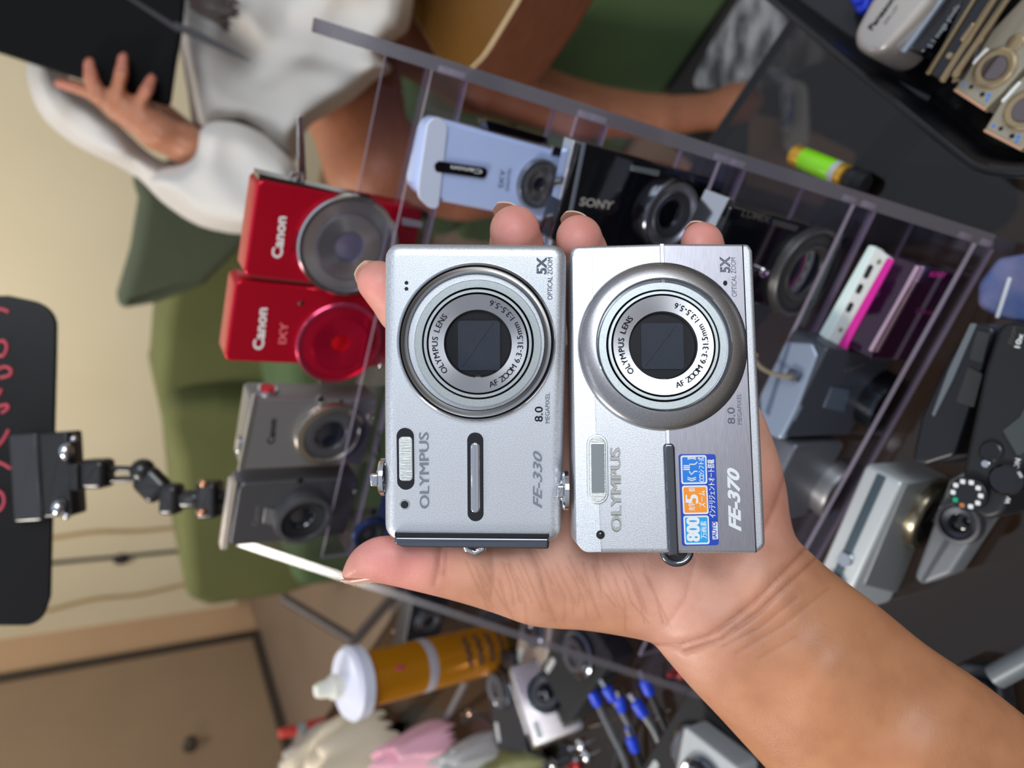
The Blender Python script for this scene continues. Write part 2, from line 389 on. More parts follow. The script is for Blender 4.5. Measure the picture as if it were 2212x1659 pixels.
text(m, 'OLYMPUS', mat('brand_grey', (132, 140, 152), .35, .5), *P(927, 1098, .0001), 21*k1, .0001, bold=.0, fit=167*k1, dup=.03); m.build('brand_lettering', cam1, ang=80); m = MB()
text(m, 'FE-330', _M['brand_grey'], *P(1170, 1098, .0001), 19*k1, .0001, bold=.015, shear=.35, fit=127*k1); m.build('model_lettering', cam1, ang=80); m = MB()
text(m, '5X', print_gray, *P(1180, 592, .0001), 20*k1, .0001, outline=.035, fit=36*k1)
text(m, 'OPTICAL ZOOM', print_gray, *P(1193, 647, .0001), 10.5*k1, .0001, fit=89*k1); m.build('zoom_lettering', cam1, ang=80); m = MB()
text(m, '8.0', print_dark, *P(1172, 911, .0001), 17*k1, .0001, bold=.01, fit=33*k1)
text(m, 'MEGAPIXEL', print_gray, *P(1187, 914, .0001), 9.5*k1, .0001, fit=66*k1)
m.build('pixel_lettering', cam1, ang=80)

# ---- camera with the broad satin ring and the sticker (right one)
A2 = fpx(1440, 865, .2135).rot('x', -6)
k2 = .2135*K; P = A2.pl
cam2 = thing('compact_camera', A2, 'silver two-tone compact camera marked FE-370 with a blue sticker, lying on the palm', 'camera')
m = MB()
o2 = rpoly(A2.pts([(1232, 545), (1240, 531), (1430, 525), (1618, 526), (1627, 540), (1636, 760), (1646, 970), (1655, 1180), (1636, 1196), (1262, 1195), (1243, 1172), (1238, 860)]), [.002, .002, 0, .0015, .002, 0, 0, .003, .003, .004, .004, 0])
m.slab(o2, -.020, 0, satin2, .0013, .003, 5); m.build('body', cam2)
m = MB(); m.slab(rpoly(A2.pts([(1236, 552), (1279, 545), (1285, 860), (1299, 1192), (1262, 1193), (1245, 1170), (1240, 860)]), [.001, 0, 0, 0, .003, .003, 0]), -.001, .0002, satin, .0001)
m.build('upper_facet', cam2, label='flat strip along the top, painted paler like a lit bevel')  # brightness of a tilted bevel is put into the paler colour
m = MB(); m.slab(rpoly(A2.pts([(1434, 531), (1603, 532), (1617, 860), (1632, 1191), (1455, 1190), (1444, 930)]), .0003), -.001, .00025, brushed, .0001)
m.build('brushed_panel', cam2, label='brushed darker metal panel')
m = MB(); m.slab(A2.pts([(1425, 527), (1434, 527), (1447, 962), (1438, 962)]), -.001, .0005, satin, .0002); m.build('divider_strip', cam2)
m = MB(); m.tube([(*P(1604, 530), .0001), (*P(1618, 860), .0001), (*P(1633, 1193), .0001)], .00018, black_m, 6); m.build('panel_seam', cam2)
LC = P(1430.5, 746.5); rB = 182.5*k2
s2 = ringobj('lens_surround', [(rB, -.001), (rB, .0006), (rB-.0004, .0011), ((182.5-8)*k2, .0016), (165*k2, .0021), (152*k2, .0025), (147*k2, .0026)], ring_m, LC, cam2, label='broad satin lens surround')
ringobj('surround_edge', [(rB+.0003, -.001), (rB+.0003, .0005), (rB-.0001, .0008)], chrome, (0, 0), s2)
ringobj('surround_rim', [(147*k2, .0026), (145.5*k2, .0027), (143.5*k2, .0022), (142.5*k2, -.002)], chrome, (0, 0), s2)
lens_barrel(cam2, P(1431, 747, .002), k2, 138.5, .0030, lens_r=72, sq=(-46, -51, 46, 50))
m = MB(); m.slab(stad(*P(1268, 1089), *P(1312, 938)), -.0005, .0007, satin, .0003); fo = m.build('flash_rim', cam2)
m = MB(); m.slab(stad(*P(1272, 1084), *P(1308, 943)), .0001, .0011, clearlens, .0004)
for i in range(30):
    y = P(0, 950+4.4*i)[1]; m.tube([(P(1276, 1010)[0], y, .0012), (P(1304, 1010)[0], y, .0012)], .00009, clearlens, 5)
m.build('flash_lens', fo, label='ribbed clear flash lens')
m = MB(); m.slab(rr(*P(1277, 1064), *P(1304, 958), .0003), .0011, .0013, mat('flash_reflector', (190, 196, 196), .1, .9), .0001); m.build('flash_reflector', fo)
m = MB(); c = P(1297, 1155); m.lathe([(.0013, .0002), (.0012, .0004)], black_m, (*c, 0), 32); m.lathe([(.0007, .0004), (.0005, .0005)], lens_black, (*c, 0), 20); m.build('focus_lamp', cam2)
m = MB(); c = P(1566, 612); m.slab([(c[0]+x*.8, c[1]+y) for x, y in circ(.0008, 20)], .0002, .0004, black_m); m.build('microphone_hole', cam2)
m = MB(); m.slab(rpoly(A2.pts([(1432, 966), (1434, 958), (1452, 958), (1456, 966), (1465, 1199), (1442, 1199)]), [.001, .001, .001, .001, 0, 0]), -.006, .0014, darkchrome, .0007); m.build('chrome_bar', cam2, label='mirror chrome bar with a dark reflection painted in')  # dark reflection is put into the bar's colour
m = MB(); c = P(1470, 1196); L = [(c[0]+.0042*cos(a), c[1]-.0036*sin(a), -.005) for a in np.linspace(0, pi, 13)]
m.tube(L, .0011, darkchrome, 12); m.slab([(c[0]+.0032*cos(a), c[1]-.0026*sin(a)) for a in np.linspace(0, pi, 13)], -.0058, -.0045, black_p); m.build('strap_lug', cam2)
side_dial(cam2, P(1231, 1062), -.008)
# embossed words
m = MB()
text(m, 'OLYMPUS', mat('letter_edge', (120, 124, 128), .3, .8), *P(1343, 1147, .0003), 22*k2, .0001, bold=.0, dup=.07, fit=174*k2, depth=.0001)
text(m, 'OLYMPUS', emb, *P(1343, 1146, .0003), 22*k2, .0002, bold=.0, dup=.035, fit=173*k2, depth=.00012)
m.build('embossed_name', cam2, ang=80, label='embossed shiny lettering')
m = MB()
text(m, 'FE-370', mat('pale_print', (226, 230, 234), .4, .2), *P(1600, 1148, .0003), 24*k2, .0002, bold=.04, shear=.35, fit=134*k2); m.build('model_lettering', cam2, ang=80); m = MB()
text(m, '5X', print_gray, *P(1577, 589, .0003), 21*k2, .0002, outline=.035, fit=37*k2)
text(m, 'OPTICAL ZOOM', print_gray, *P(1592, 641, .0003), 11*k2, .0002, fit=88*k2); m.build('zoom_lettering', cam2, ang=80); m = MB()
text(m, '8.0', print_gray, *P(1588, 916, .0003), 16*k2, .0002, bold=.01, fit=36*k2)
text(m, 'MEGAPIXEL', print_gray, *P(1603, 917, .0003), 9.5*k2, .0002, fit=67*k2)
m.build('pixel_lettering', cam2, ang=80)
# sticker
sbl = mat('sticker_blue', (22, 66, 178), .35); sor = mat('sticker_orange', (246, 148, 34), .35); scy = mat('sticker_cyan', (26, 160, 224), .35); sb2 = mat('sticker_mid_blue', (20, 122, 216), .35); swh = mat('sticker_white', (225, 230, 234), .4)
m = MB(); m.slab(rpoly(A2.pts([(1465, 981), (1545, 981), (1552, 1177), (1473, 1179)]), .0008), .0002, .00045, sbl); st = m.build('sticker', cam2, label='blue sticker with three small picture boxes')
def cell(n, q, mt):
    m = MB(); m.slab(rpoly(A2.pts(q), .0007), .0004, .0005, swh); b = m.build('sticker_box', st)
    cx = sum(p[0] for p in q)/4; cy = sum(p[1] for p in q)/4
    m = MB(); m.slab(rpoly(A2.pts([(cx+(x-cx)*.88, cy+(y-cy)*.88) for x, y in q]), .0004), .00048, .00058, mt); m.build('box_fill', b)
cell(1, [(1469, 984), (1525, 983), (1527, 1045), (1471, 1046)], sb2)
cell(2, [(1472, 1049), (1527, 1048), (1530, 1110), (1475, 1111)], sor)
cell(3, [(1475, 1114), (1530, 1113), (1532, 1175), (1478, 1176)], scy)
m = MB(); T = lambda s, px, py, sz, fit, b=.03: text(m, s, swh, *P(px, py, .0006), sz*k2, .00055, bold=.0, fit=fit*k2, depth=.00006, dup=.025 if b < .04 else .05)
T('800', 1512, 1168, 28, 48, .05); T('万画素', 1526, 1163, 10, 36)
T('5', 1508, 1086, 27, 16, .05); T('光学', 1500, 1103, 10, 17); T('倍', 1500, 1062, 10, 8); T('ズーム', 1523, 1096, 11, 35)
T('CCDシフト式', 1521, 1041, 10, 52); T('インテリジェントオート搭載', 1545, 1118, 11, 122)
m.slab(rpoly(A2.pts([(1537, 1127), (1549, 1127), (1550, 1164), (1538, 1165)]), .0002), .00048, .00056, swh)
for i in range(3):      # little hand sign with shake marks
    m.tube([(*P(1475, 1006+4*i), .0006), (*P(1489, 1006+4*i), .0006)], .00022, swh, 6)
m.tube([(*P(1488, 1003), .0006), (*P(1500, 1003), .0006), (*P(1505, 998), .0006)], .00022, swh, 6)
m.tube([(*P(1488, 1018), .0006), (*P(1492, 1025), .0006), (*P(1499, 1018), .0006), (*P(1505, 1018), .0006)], .00022, swh, 6)
for d in (0, 5):
    m.tube([(*P(1484, 992-d*.6), .0006), (*P(1493, 990-d*.6), .0006), (*P(1502, 992-d*.6), .0006)], .00018, swh, 6)
    m.tube([(*P(1484, 1031+d*.8), .0006), (*P(1493, 1034+d*.8), .0006), (*P(1502, 1031+d*.8), .0006)], .00018, swh, 6)
m.build('sticker_lettering', st, ang=80)
m = MB(); text(m, 'iAUTO', sbl, *P(1548, 1163, .0007), 8.5*k2, .0006, bold=.02, fit=34*k2); m.build('sticker_badge', st, ang=80)

# ================================================================== implicit bodies (skin, clothing)
import openvdb as vdb
def smin(a, b, k): h = np.clip(.5+.5*(b-a)/k, 0, 1); return b*(1-h)+a*h-k*h*(1-h)
def poly_sd(X, Y, poly):
    """signed distance, positive inside"""
    P = np.array(poly, float); d = np.full(X.shape, 1e9); ins = np.zeros(X.shape, bool)
    for i in range(len(P)):
        a, b = P[i-1], P[i]; e = b-a; wx, wy = X-a[0], Y-a[1]
        t = np.clip((wx*e[0]+wy*e[1])/max(e@e, 1e-12), 0, 1); d = np.minimum(d, (wx-e[0]*t)**2+(wy-e[1]*t)**2)
        c = ((a[1] <= Y) & (b[1] > Y)) | ((b[1] <= Y) & (a[1] > Y))
        with np.errstate(divide='ignore', invalid='ignore'): xi = a[0]+(Y-a[1])*(b[0]-a[0])/(b[1]-a[1])
        ins ^= c & (X < xi)
    return np.where(ins, 1, -1)*np.sqrt(d)
def idw(X, Y, A, p=2.5):
    """A: list of (x, y, v...) anchors -> smooth fields"""
    A = np.array(A, float); w = [1/((X-a[0])**2+(Y-a[1])**2+400)**(p/2) for a in A]; s = sum(w)
    return [sum(wi*a[j] for wi, a in zip(w, A))/s for j in range(2, A.shape[1])]
def cone_sd(X, Y, Z, pts, k=4):
    """chain of round cones, pts = [(x, y, z, r)]; negative inside"""
    out = None
    for a, b in zip(pts[:-1], pts[1:]):
        A = np.array(a[:3], float); e = np.array(b[:3], float)-A; L = max(e@e, 1e-9)
        t = np.clip(((X-A[0])*e[0]+(Y-A[1])*e[1]+(Z-A[2])*e[2])/L, 0, 1)
        d = np.sqrt((X-A[0]-e[0]*t)**2+(Y-A[1]-e[1]*t)**2+(Z-A[2]-e[2]*t)**2)-(a[3]+(b[3]-a[3])*t)
        out = d if out is None else smin(out, d, k)
    return out
def grid(x0, x1, y0, y1, z0, z1, s):
    xs = np.arange(x0, x1, s, dtype=np.float32); ys = np.arange(y0, y1, s, dtype=np.float32); zs = np.arange(z0, z1, s, dtype=np.float32)
    return (xs[:, None, None], ys[None, :, None], zs[None, None, :], (x0, y0, z0, s))
def iso(field, g, zref):
    """surface of field = 0 in (px, py, depth-in-px) space, returned as room points and the px coordinates"""
    x0, y0, z0, s = g[3]; G = vdb.FloatGrid(background=10.); G.copyFromArray(np.clip(field/s, -5, 10).astype(np.float32), tolerance=0)
    P, tri, q = G.convertToPolygons(isovalue=0., adaptivity=0.) if hasattr(G, 'convertToPolygons') else (None,)*3
    px = P[:, 0]*s+x0; py = P[:, 1]*s+y0; zz = P[:, 2]*s+z0
    z = zref*(1+zz/F)                       # zz measured in pixels about the reference depth
    R = vd[None]+VX[None]*((px-CX)/F)[:, None]-VY[None]*((py-CY)/F)[:, None]
    return EYE[None]+R*z[:, None], q, np.stack([px, py, zz], 1)
def mesh_np(name, V, Q, mt, parent=None, col=None, smooth_it=3):
    me = bpy.data.meshes.new(name); me.from_pydata([tuple(v) for v in V], [], [tuple(int(i) for i in q) for q in Q]); me.update()
    bm = bmesh.new(); bm.from_mesh(me)
    for _ in range(smooth_it): bmesh.ops.smooth_vert(bm, verts=bm.verts, factor=.5, use_axis_x=True, use_axis_y=True, use_axis_z=True)
    bmesh.ops.recalc_face_normals(bm, faces=bm.faces); bm.to_mesh(me); bm.free()
    me.polygons.foreach_set('use_smooth', [True]*len(me.polygons)); me.materials.append(mt)
    if col is not None:
        a = me.color_attributes.new('tone', 'FLOAT_COLOR', 'POINT'); a.data.foreach_set('color', np.asarray(col, np.float32).ravel())
    o = bpy.data.objects.new(name, me); COL.objects.link(o)
    if parent is not None: o.parent = parent; o.matrix_parent_inverse = parent.matrix_world.inverted() if hasattr(parent, 'matrix_world') else Matrix()
    return o
def skin_mat(name, fine=1.):
    M = bpy.data.materials.new(name); M.use_nodes = True; n = M.node_tree; b = n.nodes['Principled BSDF']
    at_ = n.nodes.new('ShaderNodeAttribute'); at_.attribute_name = 'tone'
    co = n.nodes.new('ShaderNodeTexCoord'); N = n.nodes.new('ShaderNodeTexNoise'); N.inputs['Scale'].default_value = 90; N.inputs['Detail'].default_value = 5
    n.links.new(co.outputs['Object'], N.inputs['Vector'])
    mx = n.nodes.new('ShaderNodeMix'); mx.data_type = 'RGBA'; mx.blend_type = 'MULTIPLY'; mx.inputs[0].default_value = .5
    R = n.nodes.new('ShaderNodeValToRGB'); R.color_ramp.elements[0].color = (.72, .62, .58, 1); R.color_ramp.elements[0].position = .3; R.color_ramp.elements[1].color = (1, 1, 1, 1); R.color_ramp.elements[1].position = .62
    n.links.new(N.outputs['Fac'], R.inputs[0]); n.links.new(at_.outputs['Color'], mx.inputs[6]); n.links.new(R.outputs[0], mx.inputs[7]); n.links.new(mx.outputs[2], b.inputs['Base Color'])
    b.inputs['Roughness'].default_value = .48; b.inputs['Specular IOR Level'].default_value = .42
    b.inputs['Subsurface Weight'].default_value = .12; b.inputs['Subsurface Radius'].default_value = (1, .35, .2); b.inputs['Subsurface Scale'].default_value = .003
    V = n.nodes.new('ShaderNodeTexVoronoi'); V.inputs['Scale'].default_value = 1300*fine; n.links.new(co.outputs['Object'], V.inputs['Vector'])
    B = n.nodes.new('ShaderNodeBump'); B.inputs['Strength'].default_value = .22; B.inputs['Distance'].default_value = .0002
    n.links.new(V.outputs['Distance'], B.inputs['Height']); n.links.new(B.outputs[0], b.inputs['Normal'])
    return M
skin = skin_mat('hand_skin'); nail_m = mat('fingernail', (226, 190, 166), .25, coat=.4)

# ================================================================== the hand under the cameras
HZ = .245; S_ = F/HZ                       # px per metre at the reference depth
g = grid(700, 2330, 425, 1790, -215, 150, 4.5); X, Y, Z, _ = g
X2, Y2 = X[:, :, 0], Y[:, :, 0]; X2, Y2 = np.broadcast_arrays(X2, Y2)
outline = spline([(739, 1246), (744, 1222), (758, 1196), (780, 1175), (812, 1160), (860, 1154), (910, 1140), (960, 1110), (1000, 1060), (1020, 980), (1030, 880), (1060, 800), (1130, 765),
    (1240, 745), (1360, 740), (1480, 760), (1580, 805), (1640, 880), (1668, 945), (1688, 1005), (1700, 1060), (1707, 1115), (1720, 1160), (1748, 1190), (1800, 1236), (1900, 1311), (2000, 1392),
    (2110, 1466), (2214, 1546), (2400, 1700), (2330, 1900), (2000, 2020), (1800, 1820), (1655, 1660), (1560, 1556), (1490, 1482), (1440, 1424), (1415, 1395), (1392, 1384), (1330, 1372), (1262, 1362), (1200, 1358),
    (1140, 1350), (1060, 1322), (980, 1298), (900, 1278), (840, 1264), (790, 1256), (756, 1254)], 5, True)
D = poly_sd(X2, Y2, outline)
#            x     y     R    T    zc
T_ = [(760, 1225, 42, 40, -62), (830, 1210, 50, 48, -58), (900, 1215, 66, 54, -46), (1000, 1220, 95, 68, -26), (1120, 1240, 120, 84, -2), (1250, 1260, 140, 96, 12), (1380, 1270, 150, 104, 14), (1500, 1270, 150, 106, 10),
      (1100, 950, 130, 70, 62), (1300, 900, 140, 74, 66), (1500, 900, 130, 74, 62), (1640, 980, 90, 70, 46), (1650, 1100, 90, 84, 30), (1560, 1180, 150, 100, 14), (1690, 1250, 170, 108, -6), (1570, 1430, 170, 108, -8),
      (1850, 1480, 215, 128, -34), (2100, 1640, 250, 140, -60), (1300, 1100, 140, 84, 36), (1080, 1120, 90, 66, 20)]
Rf, Tf, Zf = idw(X2, Y2, T_, 3.2)
# wrist creases and palm lines are carved a little
def groove(L, w, dep):
    d = np.full(X2.shape, 1e9)
    for a, b in zip(L[:-1], L[1:]):
        a, b = np.array(a, float), np.array(b, float); e = b-a; t = np.clip(((X2-a[0])*e[0]+(Y2-a[1])*e[1])/(e@e), 0, 1)
        d = np.minimum(d, (X2-a[0]-e[0]*t)**2+(Y2-a[1]-e[1]*t)**2)
    return dep*np.exp(-d/(2*w*w))
CRE = [([(1400, 1392), (1470, 1392), (1530, 1370), (1590, 1330), (1650, 1278), (1700, 1225), (1742, 1180)], 7, 9), ([(1478, 1404), (1560, 1378), (1640, 1318), (1700, 1262), (1762, 1205)], 6, 7),
       ([(1560, 1396), (1640, 1356), (1720, 1290)], 5, 3), ([(1590, 1410), (1690, 1350), (1790, 1270)], 5, 2.5), ([(1640, 1420), (1720, 1375)], 5, 2),
       ([(952, 1180), (948, 1220), (938, 1262)], 4, 3.2), ([(965, 1185), (960, 1240)], 3, 2), ([(1060, 1185), (1066, 1250), (1058, 1300)], 4, 1.8),
       ([(1140, 1180), (1165, 1230), (1180, 1290), (1200, 1340)], 4, 2.2), ([(1150, 1180), (1195, 1260)], 3, 1.6), ([(1240, 1120), (1290, 1200), (1300, 1290)], 4, 1.2), ([(1500, 1210), (1480, 1290), (1440, 1350)], 5, 1.6),
       ([(1700, 1010), (1672, 1090), (1640, 1160)], 8, 5)]
gr = sum(groove(*c) for c in CRE)
u = 1-np.clip(D/Rf, -1, 1); u = np.where(D < 0, 1-D/Rf*1.0, u)
H = 1-u**2                                  # >0 inside
# body: |z - zc| < T * sqrt(H); field scaled to be roughly a distance
zc = Zf[:, :, None]; Tt = Tf[:, :, None]
zz = Z-zc; front = zz < 0
Te = np.where(front, Tt-gr[:, :, None]/np.maximum(np.sqrt(np.clip(H, .15, 1)), .2)[:, :, None], Tt)
fld = (np.sqrt(np.maximum((zz/Te)**2+u[:, :, None]**2, 1e-9))-1)*np.minimum(Te, Rf[:, :, None])*.9
# fingers: run behind the cameras and curl over their far edge
fingers = [
 [(1150, 800, 62, 62), (1132, 690, 44, 59), (1120, 590, 22, 57), (1116, 532, -26, 57), (1112, 497, -64, 54)],
 [(1300, 790, 62, 60), (1280, 690, 46, 56), (1264, 600, 22, 54), (1258, 545, -22, 53), (1251, 514, -60, 50)],
 [(1560, 850, 56, 54), (1548, 740, 42, 50), (1532, 640, 24, 51), (1524, 565, -14, 50), (1517, 526, -54, 47)],
 [(1100, 860, 66, 60), (1010, 800, 52, 56), (930, 730, 22, 56), (868, 666, -6, 53), (817, 609, -24, 46)]]
for f in fingers: fld = smin(fld, cone_sd(X, Y, Z, f, 10), 14)
# pads of the fingertips are a little flattened, the thumb tip tapers
V, Q, PX = iso(fld, g, HZ)
print('hand verts', len(V))
# skin tone: pink at the pads, tan on the forearm, darker in the creases
x, y = PX[:, 0], PX[:, 1]
def L3(c): return np.array(lin(c)[:3])
tan_, palm_, pink_, crease_ = L3((186, 128, 90)), L3((212, 160, 138)), L3((226, 148, 140)), L3((140, 78, 54))
w = 1/(1+np.exp(-((x-1560)*.75+(y-1330)*.66)/45)); colr = palm_[None]*(1-w)[:, None]+tan_[None]*w[:, None]
def blob(cx, cy, r, c, a):
    global colr
    k = (a*np.exp(-((x-cx)**2+(y-cy)**2)/(2*r*r)))[:, None]; colr = colr*(1-k)+c[None]*k
for b in ((1113, 490, 48), (1258, 500, 46), (1520, 505, 44), (812, 620, 50), (830, 1205, 70), (890, 1210, 60)): blob(*b, pink_, .85)
blob(1650, 1080, 70, L3((196, 130, 112)), .6); blob(1400, 1260, 160, L3((222, 170, 156)), .5); blob(1200, 1350, 90, tan_, .6); blob(1330, 1375, 60, tan_, .7); blob(1000, 1300, 70, tan_, .5)
cd_ = np.zeros(len(x))
def cre_w(L, wd):
    d = np.full(len(x), 1e9)
    for a, b in zip(L[:-1], L[1:]):
        a, b = np.array(a, float), np.array(b, float); e = b-a; t = np.clip(((x-a[0])*e[0]+(y-a[1])*e[1])/(e@e), 0, 1)
        d = np.minimum(d, (x-a[0]-e[0]*t)**2+(y-a[1]-e[1]*t)**2)
    return np.exp(-d/(2*wd*wd))
for L, wd_, dep in CRE: cd_ = np.maximum(cd_, min(.55, .1+dep*.06)*cre_w(L, max(2.6, wd_*.45)))
rngc = np.random.RandomState(5)
for i in range(34):                         # fine lines across the ball of the thumb
    x0 = 985+rngc.rand()*420; y0 = 1200+rngc.rand()*60; L = [(x0, y0), (x0+12+rngc.rand()*16, y0+35+20*rngc.rand()), (x0+22+rngc.rand()*30, y0+75+40*rngc.rand())]
    cd_ = np.maximum(cd_, (.16+.16*rngc.rand())*cre_w(L, 1.9))
colr = colr*(1-cd_)[:, None]+crease_[None]*cd_[:, None]
hand = mesh_np('person', V, Q, skin, None, np.concatenate([colr, np.ones((len(x), 1))], 1), 2)
tag(hand, 'bare left hand and forearm of a person, palm up, holding two silver cameras', 'person')
def nail(parent, pts, zoff, tilt):
    pass
def nailplate(c, dirv, across, L, W, curve=.35):
    """a curved nail plate: c centre in the room, dirv towards the tip, across its width"""
    d = Vector(dirv).normalized(); a = Vector(across).normalized(); n = d.cross(a).normalized(); m = MB(); Vs = []; nu, nv = 12, 10
    for lay in (0, 1):
        for i in range(nu+1):
            for j in range(nv+1):
                s = i/nu*2-1; t = j/nv; wd_ = W/2*(1-.25*max(0, t-.72)/.28*1.6 if t > .72 else 1); r = W/2/curve
                th = s*wd_/r; p = Vector(c)+a*(r*sin(th))+d*((t-.5)*L*(1-.08*s*s))+n*(r*(cos(th)-1)-lay*.0005)
                Vs.append(tuple(p))
    q = []
    N1 = (nu+1)*(nv+1)
    for i in range(nu):
        for j in range(nv):
            a0 = i*(nv+1)+j; q += [(a0, a0+1, a0+nv+2, a0+nv+1), (N1+a0, N1+a0+nv+1, N1+a0+nv+2, N1+a0+1)]
    for i in range(nu): q += [(i*(nv+1), (i+1)*(nv+1), N1+(i+1)*(nv+1), N1+i*(nv+1)), ((i+1)*(nv+1)-1+0, N1+(i+1)*(nv+1)-1, N1+(i+2)*(nv+1)-1, (i+2)*(nv+1)-1)]
    for j in range(nv): q += [(j, N1+j, N1+j+1, j+1), (nu*(nv+1)+j, nu*(nv+1)+j+1, N1+nu*(nv+1)+j+1, N1+nu*(nv+1)+j)]
    m.raw(Vs, q, nail_m); o = m.build('fingernail', hand); return o
for (px, py, z, W, dx, L) in ((1106, 459, .2440, .0128, -.22, .011), (1248, 477, .2440, .012, -.20, .0105), (1510, 497, .2440, .0108, -.18, .010)):
    n_ = nailplate(at(px, py, z), VY*.45-vd*.9+VX*dx, VX+VY*dx, L, W, .62)
nailplate(at(793, 590, .2475), -VX*.45+VY*.35-vd*.8, VY*.75+VX*.6, .010, .0108, .62)
nailplate(at(772, 1247, .2365), -VX*.97-VY*.12-vd*.1, -vd*.9+VY*.35, .011, .010, .6)
# ================================================================== room
def V2(x, y): return np.array([x, y, 0.])
wd_ = V2(-.49, -.872); wd_ /= np.linalg.norm(wd_); wr = np.array([-wd_[1], wd_[0], 0])   # left wall runs towards us, back wall to the right
D0 = atz(560, 1377, 0); COR = D0-wd_*.30
beige = mat('beige_paint', (192, 182, 154), .85, noise=(1.6, .35, (200, 191, 165)), bump=(40, .08, .002))
tanp = mat('tan_paint', (172, 142, 112), .85, noise=(1.6, .3, (182, 152, 120)))
floor_m = mat('floor_tile', (112, 96, 82), .45, noise=(2.5, .3, (126, 108, 92)))
brown = mat('door_brown', (124, 104, 84), .6, noise=(3, .4, (134, 113, 90)), streak=(1, 1, .15))
dk = mat('dark_trim', (52, 44, 38), .6)
def quadbox(name, p, q, h0, h1, th, nrm, mt, kind=None, parent=None, bev=0):
    """upright slab from floor point p to q, thickness th away from its normal"""
    p, q = np.array(p, float), np.array(q, float); L = np.linalg.norm(q-p); ex = (q-p)/L; fr = Frame(p+UP*h0, ex, UP, np.cross(ex, UP))
    if fr.ez@nrm < 0: fr = Frame(q+UP*h0, -ex, UP, np.cross(-ex, UP))
    m = MB(); m.slab([(0, 0), (L, 0), (L, h1-h0), (0, h1-h0)], -th, 0, mt, bev, 0); o = m.build(name, parent); o.matrix_world = fr.mw()
    if kind: o['kind'] = kind
    return o, fr
nb, nl = -(-wd_), wr                                                        # facing into the room
quadbox('wall_back', COR-wr*.1, COR+wr*5, 0, 2.9, .1, wd_, beige, 'structure')
lw, LW = quadbox('wall_left', COR+wd_*4.9, COR, 0, 2.9, .1, wr, tanp, 'structure')
m = MB(); c0, c1, c2, c3 = COR-wr*.1-wd_*.1, COR+wr*5, COR+wr*5+wd_*5, COR-wr*.1+wd_*5
m.slab([tuple(c[:2]) for c in (c0, c1, c2, c3)], -.08, 0, floor_m); o = m.build('floor'); o['kind'] = 'structure'
quadbox('baseboard_back', COR, COR+wr*5, 0, .08, -.012, wd_, mat('baseboard_paint', (150, 126, 98), .7), 'structure')
# door on the left wall, its edge nearest the corner
ds, de = D0+wr*.0, D0+wd_*1.7
door, DF = quadbox('door_1', ds+wr*.004+wd_*.03, de+wr*.004, .02, 2.05, -.035, wr, brown, 'structure', bev=.002)
quadbox('trim_1', D0-wd_*.04+wr*.003, D0+wd_*.015+wr*.003, 0, 2.1, -.03, wr, dk, 'structure')
quadbox('trim_2', D0+wr*.003, D0+wd_*2.1+wr*.003, 0, .055, -.045, wr, dk, 'structure')
quadbox('trim_3', D0-wd_*.30+wr*.001, D0-wd_*.245+wr*.001, 0, 2.9, -.02, wr, mat('orange_wood', (176, 116, 72), .6), 'structure') if 0 else None
n_ = wr; o_ = D0+wr*.04; r_ = ray(410, 1613); kp = EYE+r_*(((o_-EYE)@n_)/(r_@n_))
m = MB(); m.tm = Matrix.Translation(kp) @ Vector(wr).to_track_quat('Z', 'Y').to_matrix().to_4x4()
m.lathe([(.034, -.002), (.034, .004), (.012, .008), (.012, .03), (.028, .038), (.03, .05), (.022, .062), (.002, .066)], dk, n=28)
kb = m.build('door_handle'); kb.parent = door; kb.matrix_parent_inverse = door.matrix_world.inverted()
# cord on the back wall
BWF = Frame(COR+wd_*.012, -UP, wr, wd_)
def onwall(px, py, h=.01): r = ray(px, py); o = COR+wd_*h; return EYE+r*(((o-EYE)@wd_)/(r@wd_))
m = MB(); m.tube(spline([onwall(x, y) for x, y in ((20, 1224), (95, 1218), (180, 1210), (250, 1204), (310, 1198), (375, 1192), (450, 1186))], 5), .011, black_m, 8)
cb = m.build('wall_cord'); tag(cb, 'black cord hanging straight down the beige wall above the green armchair', 'cord')
m = MB(); m.ball(onwall(262, 1208, .02), .045, black_m, sc=(.7, .5, .9)); k_ = m.build('cord_clip', cb)
for L, lb in ((((100, 1165), (200, 1150), (300, 1148), (400, 1138)), 'faint painted cable run on the beige wall, nearer the clip arm than the black cord'), (((100, 1320), (200, 1295), (300, 1285), (400, 1262)), 'faint painted cable run on the beige wall, between the black cord and the door')):
    m = MB(); m.tube(spline([onwall(x, y, .013) for x, y in L], 5), .010, mat('wall_duct', (150, 124, 84), .8), 6); tag(m.build('cable_run'), lb, 'cable')

# ---- armchair
green = mat('olive_fabric', (84, 88, 50), .95, noise=(5, .4, (96, 100, 58)), bump=(260, .4, .002))
green_d = mat('dark_green_fabric', (62, 82, 52), .95, noise=(5, .4, (76, 98, 60)), bump=(260, .4, .002))
green_c = mat('grey_green_fabric', (66, 74, 58), .95, noise=(4, .4, (78, 86, 66)), bump=(220, .4, .002))
AF = Frame(np.array([-.3, 2.75, 0.]), -UP, wr, wd_)
ac = thing('armchair', AF, 'big olive green fabric armchair standing against the beige wall', 'armchair')
m = MB(); m.slab(rpoly(AF.pts([(376, 540), (352, 700), (337, 880), (430, 905), (1150, 980), (1150, 480)]), .07), -.30, 0, green, .04, .04); m.build('backrest', ac)
m = MB(); f2 = .12
m.slab(rpoly(AF.pts([(340, 885), (378, 1000), (392, 1150), (405, 1300), (450, 1318), (620, 1292), (770, 1240), (1000, 1160), (1060, 960), (700, 880), (480, 868)], f2), [.07]*11), -.42, f2, green, .05, .05); m.build('arm_panel', ac)
